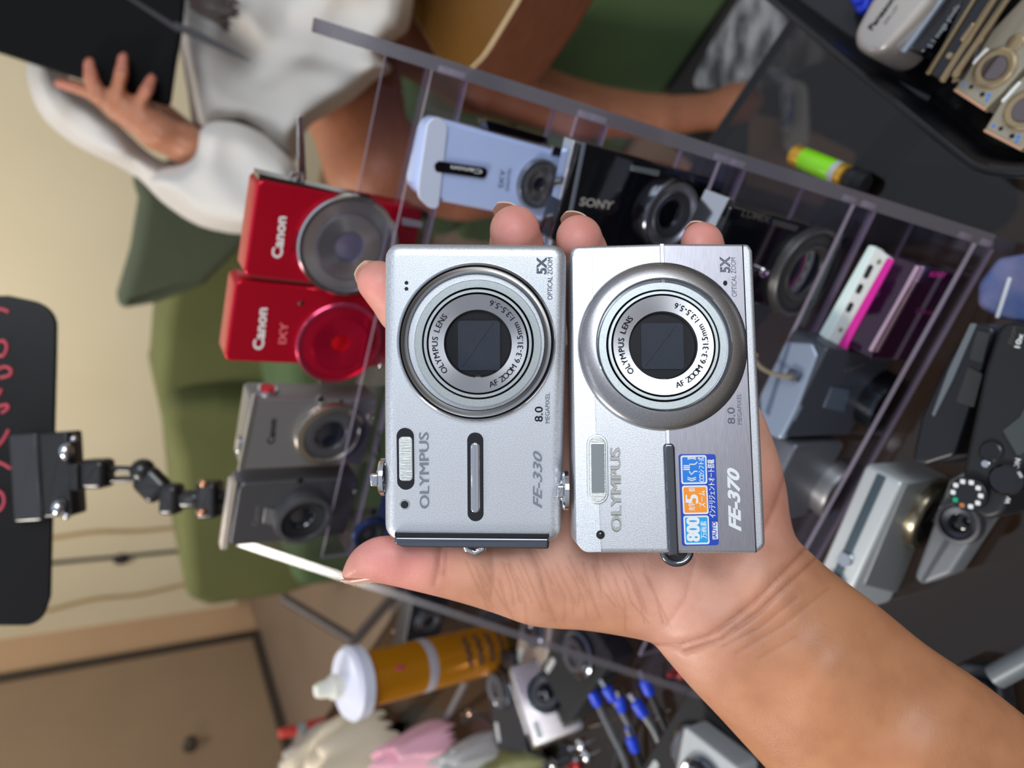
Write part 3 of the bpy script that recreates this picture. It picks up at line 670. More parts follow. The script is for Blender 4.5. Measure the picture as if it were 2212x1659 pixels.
m = MB(); m.slab(rpoly(AF.pts([(600, 700), (900, 700), (900, 1200), (620, 1230)], .3), .08), -.3, .42, green_d, .05, .05); m.build('seat_cushion', ac)
for px, py in ((775, 1232),): 
    m = MB(); q = AF.pl(px, py, .08); fl = .0
    m.box((q[0]*.5, q[1]-.05, -.05), (abs(q[0])+.02, .05, .05), dk); m.build('leg', ac)
CF = Frame(np.array([.05, 2.2, 0.]), -UP, wr, wd_)
cu_ = thing('cushion', CF, 'pointed grey-green throw cushion leaning behind the white sleeve', 'cushion')
m = MB(); m.slab(rpoly(CF.pts([(283, 380), (300, 430), (282, 540), (251, 645), (264, 660), (335, 648), (440, 608), (545, 500), (560, 380), (420, 330)]), .03), -.04, .04, green_c, .03, .02, 7); m.build('cushion_cover', cu_)
# dark green sofa on the right and what stands near it
_a, _b = atz(1436, 222, 0), atz(1590, 0, 0); _e = (_b-_a)/np.linalg.norm(_b-_a); SF = Frame(_a, -UP, _e, np.cross(-UP, _e))
sf = thing('sofa', SF, 'dark green fabric sofa under the wooden box, behind the shin', 'sofa')
m = MB(); m.slab(rpoly([(-.012, -.5), (-.012, 1.2), (-.33, 1.2), (-.33, -.5)], .03), -.75, 0, green_d, .02, .02); m.build('seat_base', sf)
m = MB(); m.slab(rpoly([(-.33, -.5), (-.33, 1.2), (-.608, 1.2), (-.608, -.5)], .06), -.75, .02, green_d, .05, .05); m.build('arm_rest', sf)
# wooden stool with a rounded corner
wood = mat('walnut_top', (134, 92, 38), .42, noise=(60, .28, (88, 58, 22)), streak=(1.5, 12, 1), coat=.15)
wood_s = mat('walnut_side', (112, 66, 44), .5, noise=(30, .3, (84, 46, 30)), streak=(1, 1, 14))
cream = mat('cream_binding', (222, 200, 158), .5)
zt = .715
WS = Frame(atz(990, 150, zt)*1., (0, -1, 0), (1, 0, 0), (0, 0, 1))
st_ = thing('wooden_box', WS, 'thick wooden box with rounded corner and cream edge line lying on the green sofa', 'box')
ol = rpoly(WS.pts([(800, -120), (870, 0), (942, 118), (990, 172), (1045, 120), (1118, 0), (1210, -190), (1300, -500), (700, -400)]), [0, .1, .1, .055, .1, .1, 0, 0, 0], 8)
m = MB(); m.slab(ol, -.004, 0, cream, .0015); 
m.build('edge_binding', st_)
cxo = sum(p[0] for p in ol)/len(ol); cyo = sum(p[1] for p in ol)/len(ol)
inn = [(x+(cxo-x)*.03, y+(cyo-y)*.016) for x, y in ol]
m = MB(); m.slab(inn, -.003, .0012, wood, .0006); m.build('top_panel', st_)
m = MB(); m.slab(ol, -.105, -.004, wood_s, 0, .01); m.build('side_band', st_)
# dark sheet standing in for floor shade, and cloth beyond the table
m = MB(); m.slab(rpoly([tuple(atz(x, y, 0)[:2]) for x, y in ((1440, 300), (1470, -200), (2100, -300), (2212, 500), (1700, 560))], .05), 0, .006, mat('floor_shade_black', (34, 32, 32), .8)); tag(m.build('floor_shade_sheet'), 'dark sheet standing in for shade on the floor under the table edge', 'shade sheet')
def cloth(name, pts, h, mt, seed, amp, label, cat, group=None, thick=.003, parent=None, fr=None):
    """crumpled sheet over a polygon given by pixels at height h"""
    r = np.random.RandomState(seed); P = np.array([atz(x, y, h)[:2] for x, y in pts]); lo, hi = P.min(0), P.max(0); n = 46
    xs = np.linspace(lo[0], hi[0], n); ys = np.linspace(lo[1], hi[1], n); gx, gy = np.meshgrid(xs, ys, indexing='ij'); sd = poly_sd(gx, gy, P)
    z = np.zeros_like(gx); sz = (hi-lo).max()
    for k in range(14):
        a = r.rand()*pi; f = (3+9*r.rand())/sz; z += amp/(1+k*.25)*np.abs(np.sin((gx*cos(a)+gy*sin(a))*f*2+r.rand()*6))*.5
    z = z*np.clip(sd/(sz*.12), 0, 1)**.6+h+.003; idx = -np.ones(gx.shape, int); V = []; 
    for i in range(n):
        for j in range(n):
            if sd[i, j] > -sz*.012: idx[i, j] = len(V); V.append((gx[i, j], gy[i, j], z[i, j]))
    g0, g1 = np.gradient(sd, xs[1]-xs[0], ys[1]-ys[0]); cs = (xs[1]-xs[0]+ys[1]-ys[0])*.5
    for i in range(n):
        for j in range(n):
            if idx[i, j] >= 0 and sd[i, j] < cs*.55: v = V[idx[i, j]]; V[idx[i, j]] = (v[0]-g0[i, j]*sd[i, j], v[1]-g1[i, j]*sd[i, j], v[2])
    q = [(idx[i, j], idx[i+1, j], idx[i+1, j+1], idx[i, j+1]) for i in range(n-1) for j in range(n-1) if min(idx[i, j], idx[i+1, j], idx[i+1, j+1], idx[i, j+1]) >= 0]
    m = MB(); m.raw(V, q, mt); o = m.build(name, parent, ang=80)
    md = o.modifiers.new('thickness', 'SOLIDIFY'); md.thickness = thick; ms = o.modifiers.new('soft', 'SUBSURF'); ms.levels = ms.render_levels = 1
    if label: tag(o, label, cat, group)
    return o
white_c = mat('white_cotton', (216, 214, 210), .9, bump=(300, .3, .001))
m = MB(); m.slab(rpoly([tuple(atz(x, y, .007)[:2]) for x, y in ((1492, 190), (1540, 92), (1600, 0), (1650, -90), (1940, -90), (1800, 120), (1640, 200))], .02), .0062, .012, mat('grey_rug', (60, 62, 66), .9, noise=(14, .12, (150, 152, 158)), streak=(1, 2.5, 1)), .002); tag(m.build('rug'), 'grey mottled rug on the floor beyond the glass table edge', 'rug')
m = MB(); m.slab(rpoly([tuple(atz(x, y, .008)[:2]) for x, y in ((1622, 244), (1700, 258), (1850, 330), (1820, 460), (1612, 400))], .01), .0066, .012, mat('beige_board', (150, 128, 104), .8), .001); tag(m.build('board'), 'beige flat board on the floor seen through the dark glass', 'board')
SLF = Frame(atz(1720, 250, .014), (0, -1, 0), (1, 0, 0), (0, 0, 1)); sl = thing('slipper', SLF, 'blue and white slipper on the floor seen through the dark glass', 'slipper')
m = MB(); m.slab(rpoly(SLF.pts([(1690, 170), (1745, 180), (1752, 330), (1700, 335)]), .03), -.0, .014, mat('slipper_white', (196, 204, 206), .7), .004); m.build('sole', sl)
m = MB(); L = [(*SLF.pl(x, y), h_) for x, y, h_ in ((1672, 168, .03), (1700, 172, .05), (1735, 196, .055), (1738, 240, .05), (1722, 290, .035))]; m.tube(spline(L, 6), .011, mat('slipper_blue', (60, 92, 160), .6, noise=(30, .1, (190, 200, 206))), 12); m.build('strap', sl)

# ================================================================== glass table
tint = glassy('tinted_glass', (172, 164, 158), 1.)
tedge = mat('glass_edge', (46, 50, 52), .2, coat=.5)
ed = np.array([-.696, .718, 0]); nn_ = np.array([-.718, -.696, 0]); q0 = atz(1540, 287, TABLE)
TP = [q0-ed*.75, q0+ed*1.75, q0+ed*1.75+nn_*1.05, q0-ed*.75+nn_*1.05]
tb = thing('glass_table', (q0+ed*.5+nn_*.5)*np.array([1, 1, 0]), 'dark tinted glass table carrying the acrylic rack, tray and clutter', 'table')
def under(o, root):
    o.parent = root; o.matrix_parent_inverse = root.matrix_world.inverted(); return o
bpy.context.view_layer.update()
m = MB(); m.slab(rpoly([tuple(p[:2]) for p in TP], .015), TABLE-.010, TABLE-.0, tedge, .0012, .0012, 3, tint)
# underside also clear
top = m.build('tabletop'); top.data.materials.append(tint) if 0 else None
for p in top.data.polygons:
    if p.normal.z < -.9 and p.area > .5: p.material_index = list(top.data.materials).index(tint) if False else 1
under(top, tb)
for i, (a_, b_) in enumerate(((-.6, .12), (1.6, .12), (1.6, .93), (-.6, .93))):
    m = MB(); c = q0+ed*a_+nn_*b_; m.box((c[0], c[1], (TABLE-.011)/2), (.04, .04, TABLE-.011), black_m, .004); under(m.build('leg'), tb)
m = MB()
for a_, b_, c_, d_ in ((-.6, .12, 1.6, .12), (1.6, .12, 1.6, .93), (1.6, .93, -.6, .93), (-.6, .93, -.6, .12)):
    m.tube([q0+ed*a_+nn_*b_+UP*(-.03), q0+ed*c_+nn_*d_+UP*(-.03)], .012, black_m, 8)
under(m.build('under_frame'), tb)

# ================================================================== acrylic rack
clear = glassy('clear_acrylic', (236, 234, 240), 1.)
edge_a = glassy('acrylic_edge', (190, 180, 198), 1., milk=.34, milkc=(196, 184, 206))
edge_d = glassy('acrylic_side_edge', (150, 144, 154), 1., base=.10, milk=.15, milkc=(134, 124, 136), rough=.22)
LIPB = [.208, .156, .106, .058, .012]; TRH = [.257, .189, .121, .057, .004]; RW = .350
RF = Frame(RA, RL, RB, UP)
rack = thing('display_rack', RF, 'clear acrylic five-step display rack holding rows of compact cameras', 'display rack')
def pane(m, a0, a1, b0, b1, h0, h1, em=None):
    d = (a1-a0, b1-b0, h1-h0); thin = d.index(min(d)); em = em or edge_a
    V = [(x, y, z) for x in (a0, a1) for y in (b0, b1) for z in (h0, h1)]
    fc = {0: [(0, 1, 3, 2), (4, 6, 7, 5)], 1: [(0, 4, 5, 1), (2, 3, 7, 6)], 2: [(0, 2, 6, 4), (1, 5, 7, 3)]}
    for k in fc: m.add(V, fc[k], clear if k == thin else em)
for a_, t_ in ((-.002, .0075), (RW+.003, .007)):
    m = MB(); ol_ = [(0, .001), (.262, .001), (.262, .330), (.243, .334), (.236, .326), (.0, .030)]
    Vs = [(a_-t_/2, b, h) for b, h in ol_]+[(a_+t_/2, b, h) for b, h in ol_]; n_ = len(ol_)
    m.add(Vs, [tuple(range(n_)), tuple(range(2*n_-1, n_-1, -1))], clear)
    m.add(Vs, [(i, i+n_, (i+1) % n_+n_, (i+1) % n_) for i in range(n_)], edge_d)
    m.build('side_panel', rack)
for i, (b, h) in enumerate(zip(LIPB, TRH)):
    bk = LIPB[i-1] if i else .258
    m = MB(); pane(m, .0016, RW-.0016, b, bk+.002, h-.003, h); tr = m.build('tread', rack)
    m = MB(); pane(m, .0016, RW-.0016, b-.0025, b, h-.003, h+.020); m.build('front_lip', rack)
    m = MB(); hb = TRH[i-1]-.003 if i else .285
    pane(m, .0016, RW-.0016, bk, bk+.0025, h, hb); m.build('riser', rack)
    for db in (0.004, .017):
        m = MB(); m.box((-.0002, b+db-.004, h+.004), (.0036, .004, .010), mat('acrylic_tab', (226, 214, 232), .2, trans=.3), .0006); m.build('joint_tab', rack)
# ================================================================== the seated person behind the rack
PZ = 1.1
g = grid(60, 1780, -330, 560, -420, 520, 6.5); X, Y, Z, _ = g
body = cone_sd(X, Y, Z, [(505, 395, -250, 46), (400, 312, -318, 42), (335, 285, -345, 36)], 8)
body = smin(body, cone_sd(X, Y, Z, [(335, 285, -345, 34), (262, 232, -352, 34)], 8), 16)
body = smin(body, cone_sd(X, Y, Z, [(345, 285, -343, 34), (300, 250, -350, 30)], 8), 14)
for f in ([(248, 232, -352, 24), (212, 205, -372, 19), (196, 168, -378, 17), (192, 136, -370, 14)],
          [(276, 232, -352, 24), (252, 200, -374, 18), (262, 160, -380, 16.5), (266, 124, -372, 13)],
          [(308, 246, -352, 22), (300, 226, -368, 17), (316, 196, -376, 16), (327, 170, -370, 13)],
          [(238, 225, -340, 22), (200, 200, -330, 17), (160, 186, -322, 15), (128, 178, -318, 13)],
          [(330, 260, -330, 24), (300, 190, -305, 19), (270, 130, -300, 16)]): body = smin(body, cone_sd(X, Y, Z, f, 6), 9)
body = smin(body, cone_sd(X, Y, Z, [(140, 60, -120, 52), (300, 230, -150, 46), (510, 400, -245, 44)], 10), 14)     # upper arm
body = smin(body, cone_sd(X, Y, Z, [(150, -120, -40, 95), (420, -90, 10, 125), (690, -60, 120, 125)], 20), 30)
body = smin(body, cone_sd(X, Y, Z, [(720, 30, 130, 105), (755, 200, 100, 110), (800, 352, 80, 98)], 20), 30)
body = smin(body, cone_sd(X, Y, Z, [(800, 352, 80, 98), (1000, 385, 200, 88), (1250, 392, 330, 66), (1480, 400, 430, 44)], 20), 20)
body = smin(body, cone_sd(X, Y, Z, [(720, -80, 90, 120), (890, 70, 215, 92), (1030, 162, 225, 80)], 20), 30)
body = smin(body, cone_sd(X, Y, Z, [(1030, 165, 225, 78), (1250, 238, 310, 62), (1420, 252, 380, 46), (1545, 240, 440, 38), (1600, 222, 452, 44)], 16), 18)
body = smin(body, cone_sd(X, Y, Z, [(1585, 225, 452, 42), (1650, 212, 440, 36), (1705, 204, 425, 24)], 8), 14)
V, Q, PX = iso(body, g, PZ); x, y = PX[:, 0], PX[:, 1]
sk = np.tile(L3((176, 118, 88)), (len(x), 1)); k = np.clip((x-600)/300, 0, 1)[:, None]; sk = sk*(1-k)+L3((164, 108, 80))[None]*k
for cx, cy in ((192, 136), (266, 124), (327, 170), (128, 178)):
    k = (.6*np.exp(-((x-cx)**2+(y-cy)**2)/(2*26**2)))[:, None]; sk = sk*(1-k)+L3((200, 120, 104))[None]*k
per = mesh_np('person', V, Q, skin, None, np.concatenate([sk, np.ones((len(x), 1))], 1), 3)
tag(per, 'seated person in a white dress holding a black tablet, bare legs behind the rack', 'person')
def pchild(name, V, Q, mt, **k):
    return mesh_np(name, V, Q, mt, per, None, 2)
linen = mat('white_linen', (206, 203, 198), .9, noise=(18, .4, (206, 200, 192)), bump=(420, .3, .0006))
def inflated(name, poly, R, T, zc, folds, seed, gr, zr=PZ, mt=linen, parent=per, hollow=0):
    g = gr; X, Y, Z, _ = g; X2, Y2 = np.broadcast_arrays(X[:, :, 0], Y[:, :, 0]); D = poly_sd(X2, Y2, spline(poly, 3, True))
    r = np.random.RandomState(seed); fz = np.zeros(X2.shape)
    for k in range(10):
        a = r.rand()*pi; f = 2*pi/(130+200*r.rand()); wv = np.sin((X2*cos(a)+Y2*sin(a))*f+1.2*np.sin((X2*-sin(a)+Y2*cos(a))*f*.4+r.rand()*6)+r.rand()*6)
        fz += folds/(1+.3*k)*(.5+.5*wv)**2
    zc_ = zc(X2, Y2) if callable(zc) else zc+0*X2
    u = np.where(D < 0, 1-D/R, 1-np.clip(D/R, -1, 1)); zz = Z-(zc_-fz*np.clip(D/25, 0, 1))[:, :, None]
    f = (np.sqrt(np.maximum((zz/T)**2+u[:, :, None]**2, 1e-9))-1)*min(T, R)*.9
    V, Q, PX = iso(f, g, zr); o = mesh_np(name, V, Q, mt, parent, None, 1); return o
gd = grid(30, 960, -330, 560, -330, 160, 7)
inflated('dress', [(330, -330), (350, -60), (385, 90), (405, 200), (425, 292), (520, 275), (600, 335), (636, 352), (652, 300), (672, 270), (704, 250), (742, 228), (772, 208), (812, 172), (848, 152), (832, 128), (830, 108), (858, 84), (884, 58), (896, -40), (900, -330)],
         60, 120, lambda x, y: -95+.10*(x-400)*0+.0*y, 26, 4, gd)
inflated('sleeve', [(58, 140), (66, 200), (96, 258), (160, 312), (236, 350), (300, 386), (350, 436), (430, 488), (520, 504), (590, 488), (640, 420), (640, 360), (590, 300), (520, 262), (462, 262), (430, 288), (424, 330), (392, 354), (330, 336), (250, 262), (160, 180), (120, 120), (80, 100)],
         44, 46, lambda x, y: -205-.0*x, 15, 9, gd)
inflated('sleeve_cuff', [(428, 286), (462, 262), (520, 268), (575, 300), (630, 350), (640, 420), (596, 488), (520, 506), (440, 488), (372, 440), (322, 398), (348, 366), (392, 356), (418, 332)], 46, 62, -318, 12, 6, grid(250, 720, 200, 560, -440, -220, 7))
m = MB()
hair = mat('dark_hair', (46, 28, 22), .45); rh = np.random.RandomState(2)
for i in range(70):
    y0 = -70+rh.rand()*105; L = [(408+8*rh.rand(), y0-20, -362), (430, y0-5, -366), (455+20*rh.rand(), y0+rh.rand()*22, -362), (485+35*rh.rand(), y0+36*rh.rand()+4, -352)]
    m.tube(spline([tuple(at(a, b, PZ*(1+c/F))) for a, b, c in L], 4), [.002]*12+[.0006], hair, 5)
hr = m.build('hair'); hr.parent = per; hr['kind'] = 'stuff'
# tablet, stylus
TF = fpx(250, 80, .842).rot('x', 0)
tabm = mat('tablet_black', (12, 12, 13), .7, spec=.12, bump=(300, .2, .001))
t_ = thing('tablet', TF, 'black tablet cover held upright by the person in white', 'tablet')
m = MB(); m.slab(rpoly(TF.pts([(-120, -120), (-80, 88), (0, 112), (120, 152), (262, 196), (362, 226), (374, 140), (388, 60), (404, -120)]), [.01, 0, 0, 0, 0, .006, 0, 0, .01]), -.009, 0, tabm, .002, .001); m.build('cover', t_)
m = MB(); m.slab(TF.pts([(250, -20), (262, -20), (392, 62), (388, 72)]), 0, .0006, mat('tablet_crease', (46, 42, 44), .6)); m.build('cover_fold', t_)
m = MB(); m.tube([at(380, 55, .832), at(430, 78, .830), at(500, 112, .828), at(540, 131, .827)], [.0045, .0045, .0035, .0008], mat('stylus_grey', (52, 52, 56), .5), 12)
tag(m.build('stylus'), 'thin dark pointed stylus crossing from the tablet over the white dress', 'stylus')
# ================================================================== cameras standing on the rack
def on_face(px, py, b):
    o = RA+RB*b; r = ray(px, py); p = EYE+r*(((o-EYE)@RB)/(r@RB))-RA
    return float(p@RL), float(p[2]-0)          # to the left, above the table
def rcam(label, b, p_a, p_b, h0, th, mt, rad=.004, bev=.0015, h1=None, group=None, name='compact_camera', a01=None, lean=0.):
    """camera standing with its front face at distance b; p_a, p_b pixels of the face's upper corners"""
    a0, ha = on_face(*p_a, b); a1, hb = on_face(*p_b, b)
    if a01: a0, a1 = a01
    h1 = h1 or (ha+hb)/2; am = (a0+a1)/2
    fr = rface(b, lean, am, h0)
    t = thing(name, fr, label, 'camera', group)
    out = [(0, -(a1-am)), (0, am-a0), (-(h1-h0), am-a0), (-(h1-h0), -(a1-am))]
    m = MB(); m.slab(rpoly(out, rad), -th, 0, mt, bev, bev); m.build('body', t)
    fr.w = a1-a0; fr.h = h1-h0
    return t, fr
def lens(par, fr, px, py, r_px, mts, prof=None, h=0., dep=.003, name='lens_ring', spot=True):
    """concentric lens: r_px measured across the rack in the photograph"""
    c = fr.pl(px, py); c2 = fr.pl(px, py-r_px); R = hypot(c2[0]-c[0], c2[1]-c[1])
    m = MB(); m.lathe([(R, -.0005), (R, dep*.7), (R*.96, dep), (R*.80, dep*1.05), (R*.76, dep*.7)], mts[0], n=56, cap=False); o = m.build(name, par); o.location = (c[0], c[1], h)
    m = MB(); m.lathe([(R*.76, dep*.7), (R*.72, dep*.8), (R*.46, dep*.65), (R*.44, dep*.4)], mts[1], n=56, cap=False); q = m.build('lens_barrel', o)
    m = MB(); m.lathe([(R*.44, dep*.4), (R*.40, dep*.3), (R*.2, dep*.45), (R*.02, dep*.5)], mts[2], n=48); m.build('lens_glass', o)
    return o, R, c
def flatlens(par, fr, px, py, r_px, mts, h=0., dep=.003, core=.3):
    """wide flat lens face: rim, brushed ring, inner ring, core"""
    c = fr.pl(px, py); c2 = fr.pl(px, py-r_px); R = hypot(c2[0]-c[0], c2[1]-c[1])
    m = MB(); m.lathe([(R, -.0005), (R, dep*.7), (R*.97, dep), (R*.90, dep*.9)], mts[0], n=64, cap=False); o = m.build('lens_ring', par); o.location = (c[0], c[1], h)
    m = MB(); m.lathe([(R*.90, dep*.9), (R*.89, dep*.6), (R*.66, dep*.75), (R*.655, dep*.6), (R*.64, dep*.85)], mts[1], n=64, cap=False); m.build('brushed_ring', o)
    m = MB(); m.lathe([(R*.64, dep*.85), (R*.60, dep*.85), (R*core, dep*.55), (R*core*.97, dep*.3)], mts[2], n=64, cap=False); m.build('inner_ring', o)
    m = MB(); m.lathe([(R*core*.97, dep*.3), (R*core*.5, dep*.5), (R*.01, dep*.55)], mts[3], n=48); m.build('lens_glass', o)
    return o
def word(par, fr, s, px0, py0, px1, py1, cap_px, mt, h=.0002, bold=.02, shear=0., name='lettering', depth=.00006):
    """word whose baseline runs from one pixel to another on the face"""
    a = fr.pl(px0, py0); b_ = fr.pl(px1, py1); k = hypot(*(np.array(fr.pl(px0-cap_px, py0))-np.array(a)))
    if abs(px1-px0) > abs(py1-py0): k = hypot(*(np.array(fr.pl(px0, py0-cap_px))-np.array(a)))
    m = MB(); text(m, s, mt, a[0], a[1], k, h, math.degrees(atan2(b_[1]-a[1], b_[0]-a[0])), bold=bold, shear=shear, fit=hypot(b_[0]-a[0], b_[1]-a[1]), depth=depth)
    o = m.build(name, par, ang=80); return o
def patch(par, fr, name, pts, mt, h0=0., h1=.0005, bev=.0002, rad=.0008, **kw):
    m = MB(); m.slab(rpoly(fr.pts(pts), rad), h0, h1, mt, bev); return m.build(name, par, **kw)
def disc(par, fr, name, px, py, r, mt, h=0., dep=.0006):
    c = fr.pl(px, py); m = MB(); m.lathe([(r, 0), (r, dep*.7), (r*.85, dep)], mt, (c[0], c[1], h), 28); return m.build(name, par)
red_m = mat('red_metal', (196, 14, 44), .26, .55, bump=(1800, .15, .00005)); red_d = mat('deep_red', (120, 12, 34), .3, .4)
redring = mat('red_anodised_ring', (205, 22, 60), .22, .75, aniso=.8)
silver_g = mat('grey_silver', (150, 150, 152), .35, .75); steel = mat('steel_grey', (98, 98, 102), .4, .7)
glass_l = mat('front_element', (22, 24, 34), .06, coat=1); radg = mat('radial_grey', (186, 188, 198), .26, .95, aniso=.85); ringd = mat('dark_ring', (70, 72, 80), .25, .8, aniso=.7)
whitep = mat('white_print', (226, 224, 222), .5)
T0, T1, T2, T3, T4 = [t+.0006 for t in TRH]
# top row
t, f = rcam('red compact camera with big mirrored silver lens ring on the top rack step', .2145, (556, 388), (527, 596), T0, .021, red_m, .004, .0015)
flatlens(t, f, 752, 531, 112, (chrome, radg, radg, mat('lilac_reflection', (134, 132, 164), .2, .7)), dep=.004, core=.3)  # lilac lens centre carries a reflection in its colour
word(t, f, 'Canon', 608, 558, 618, 468, 22, whitep, bold=.03); word(t, f, 'IXY', 645, 545, 652, 500, 16, red_d)
disc(t, f, 'focus_lamp', 689, 451, .0016, black_g)
patch(t, f, 'side_rail', [(562, 378), (930, 462), (930, 476), (562, 392)], darkchrome, -.016, -.003, 0, .0003)
m = MB(); c = f.pl(645, 402); m.tube([(c[0]-.003, c[1], -.006), (c[0]-.003, c[1]+.005, -.006), (c[0]+.003, c[1]+.006, -.006), (c[0]+.004, c[1], -.006)], .0012, chrome, 10); lug = m.build('strap_lug', t)
patch(t, f, 'flash_window', [(868, 470), (912, 478), (912, 492), (868, 486)], clearlens, 0, .0006)
t, f = rcam('bright red compact camera with a red lens ring on the top rack step', .2145, (510, 606), (484, 780), T0, .021, red_m, .004, .0015)
flatlens(t, f, 733, 740, 88, (mat('rose_rim', (196, 70, 100), .2, .8), redring, redring, mat('bright_red', (214, 10, 30), .25, .6)), dep=.003, core=.22)
word(t, f, 'Canon', 568, 755, 577, 665, 22, whitep, bold=.03); word(t, f, 'IXY', 617, 742, 622, 696, 16, mat('pale_red_print', (226, 110, 120), .5))
disc(t, f, 'focus_lamp', 650, 655, .0014, black_g)
# chrome hinge piece behind the first red camera
HF = rface(.245, 0, .07, T0)
t = thing('metal_clip', HF, 'narrow chrome metal clip standing behind the right-hand red camera', 'clip')
m = MB(); m.slab(rpoly(HF.pts([(642, 250), (656, 252), (664, 420), (644, 418)]), .001), -.002, 0, chrome, .0008, .0008); m.build('clip_blade', t)
m = MB(); a_ = HF.pl(655, 405); m.ball((a_[0], a_[1], -.002), .005, chrome, 16); m.ball((a_[0]-.009, a_[1]+.002, -.002), .0035, chrome, 16); m.build('hinge', t)
m = MB(); m.box((-.028, a_[1], -.0045), (.058, .003, .003), chrome, .0008); m.build('clip_stem', t)
# silver
t, f = rcam('silver compact camera with shutter button painted with a red reflection on the top rack step', .2145, (549, 862), (513, 1016), T0, .024, silver_g, .003, .0018)
lens(t, f, 712, 935, 66, (mat('warm_chrome', (190, 182, 170), .15, .95), steel, glass_l), dep=.005)
word(t, f, 'Canon', 592, 958, 597, 905, 15, print_dark)
disc(t, f, 'viewfinder', 692, 862, .0032, chrome); disc(t, f, 'viewfinder_glass', 691, 862, .0021, black_g, .0006); disc(t, f, 'focus_lamp', 737, 866, .0013, black_g)
patch(t, f, 'bright_edge', [(548, 850), (556, 850), (522, 1018), (513, 1018)], chrome, -.001, .0009, .0003, .0003)
m = MB(); c = f.loc(at(592, 826, proj(rk(.205, .225, .3))[2])); m.tm = Matrix.Translation((f.pl(592, 826)[0], f.w/2, -.011)) @ Matrix.Rotation(-pi/2, 4, 'X')
m.lathe([(.0068, -.0006), (.0068, .0020), (.0060, .0026)], chrome, n=32); m.lathe([(.005, .0026), (.0048, .0034)], red_m, n=28); m.build('shutter_button', t)  # button top painted red for the neighbouring camera's reflection
m = MB(); m.box((-f.h-.0008, -.012, -.008), (.0035, .010, .007), chrome, .001); m.build('hot_shoe_lug', t, label='shiny metal lug')
# dark grey
t, f = rcam('dark grey compact camera with pale rounded top edge on the top rack step', .2145, (512, 1046), (498, 1182), T0, .022, steel, .005, .002)
lens(t, f, 650, 1110, 50, (steel, mat('charcoal', (48, 48, 52), .4, .5), glass_l), dep=.009)
patch(t, f, 'top_edge', [(497, 1040), (512, 1040), (490, 1186), (476, 1186)], mat('pale_edge', (216, 206, 196), .35, .5), -.006, .0006, .0004, .001, label='pale shiny top edge')
word(t, f, 'Canon', 556, 1135, 560, 1092, 12, silver_g)
patch(t, f, 'badge', [(572, 1096), (594, 1100), (588, 1134), (568, 1128)], silver_g, 0, .0008, .0003)
disc(t, f, 'viewfinder', 648, 1038, .0022, black_g)
# second step
ice = mat('ice_blue_gloss', (176, 196, 242), .16, .1, coat=.8, noise=(40, .4, (184, 202, 246)))
lidm = mat('pearl_white', (204, 214, 238), .2, .1, coat=.6)
b1 = .1625
t, f = rcam('slim pale blue camera standing on end with a black oval slot and steel lens', b1, (925, 250), (906, 428), T1, .019, ice, .0085, .0035)
patch(t, f, 'pearl_end', [(925, 250), (968, 258), (946, 452), (925, 448), (902, 425), (906, 380)], lidm, -.001, .0007, .0004, .006)
flatlens(t, f, 1161, 396, 54, (mat('grey_ring', (120, 124, 132), .3, .7), _M['grey_ring'], radial, glass_l), dep=.0035, h=.0006, core=.3)
patch(t, f, 'name_slot', [(938, 346), (1052, 362), (1050, 386), (936, 370)], black_g, 0, .0012, .0005, .0028, label='black oval slot')
word(t, f, 'Canon', 1040, 366, 972, 356, 9, mat('pale_print', (1, 1, 1), .5), h=.0013)
word(t, f, 'IXY', 1086, 404, 1092, 366, 11, print_gray, bold=.01); word(t, f, 'DIGITAL', 1098, 412, 1104, 362, 7, print_gray, bold=.0)
patch(t, f, 'side_strip', [(1055, 262), (1190, 300), (1190, 316), (1062, 284)], black_g, -.014, -.0035, 0, .0005)
patch(t, f, 'mirror_window', [(1192, 315), (1222, 322), (1220, 340), (1190, 334)], chrome, 0, .0006)
t, f = rcam('deep red compact camera mostly hidden on the second rack step', b1, (806, 700), (772, 800), T1, .022, red_d, .004, .0015, h1=T1+.060)
disc(t, f, 'screw', 822, 790, .0012, chrome)
t, f = rcam('grey compact camera with a bright rounded silver top edge, next to the chrome dial', b1, (776, 882), (742, 1046), T1, .024, silver_g, .006, .0075, h1=T1+.063)
disc(t, f, 'flash_spot', 800, 900, .0025, chrome, .0); word(t, f, 'Canon', 820, 990, 824, 930, 12, print_dark)
navy = mat('navy_metal', (34, 50, 92), .3, .6)
t, f = rcam('navy blue compact camera standing between the thumb tip and the grey camera', b1, (742, 1066), (716, 1205), T1, .022, navy, .005, .002, h1=T1+.064)
disc(t, f, 'focus_lamp', 768, 1062, .0015, chrome); disc(t, f, 'viewfinder', 806, 1105, .0025, black_g); lens(t, f, 800, 1150, 32, (navy, black_p, glass_l), dep=.004)
# third step
b2 = .112
t, f = rcam('glossy black compact camera standing on end, lettered SONY, with mirrored lens ring', b2, (1246, 302), (1196, 520), T2, .013, black_g, .002, .001)
flatlens(t, f, 1440, 460, 76, (mat('smoky_chrome', (150, 154, 164), .16, 1.), radg, mat('smoky_mid', (96, 98, 108), .25, .8), black_g), dep=.006, core=.42)
word(t, f, 'SONY', 1250, 443, 1322, 452, 17, mat('silver_print', (170, 166, 162), .4, .4), bold=.03)
patch(t, f, 'flash_window', [(1362, 356), (1424, 368), (1421, 380), (1360, 368)], mat('dim_flash', (110, 118, 122), .2, .5), 0, .0008)
patch(t, f, 'silver_edge', [(1243, 304), (1262, 308), (1212, 560), (1186, 560)], chrome, -.010, -.0012, .0008, .0004, label='bright metal edge strips')
patch(t, f, 'pale_edge_strip', [(1258, 308), (1266, 309), (1216, 560), (1208, 560)], mat('pale_blue_edge', (150, 160, 178), .25, .7), -.001, .0004, .0002, .0003)
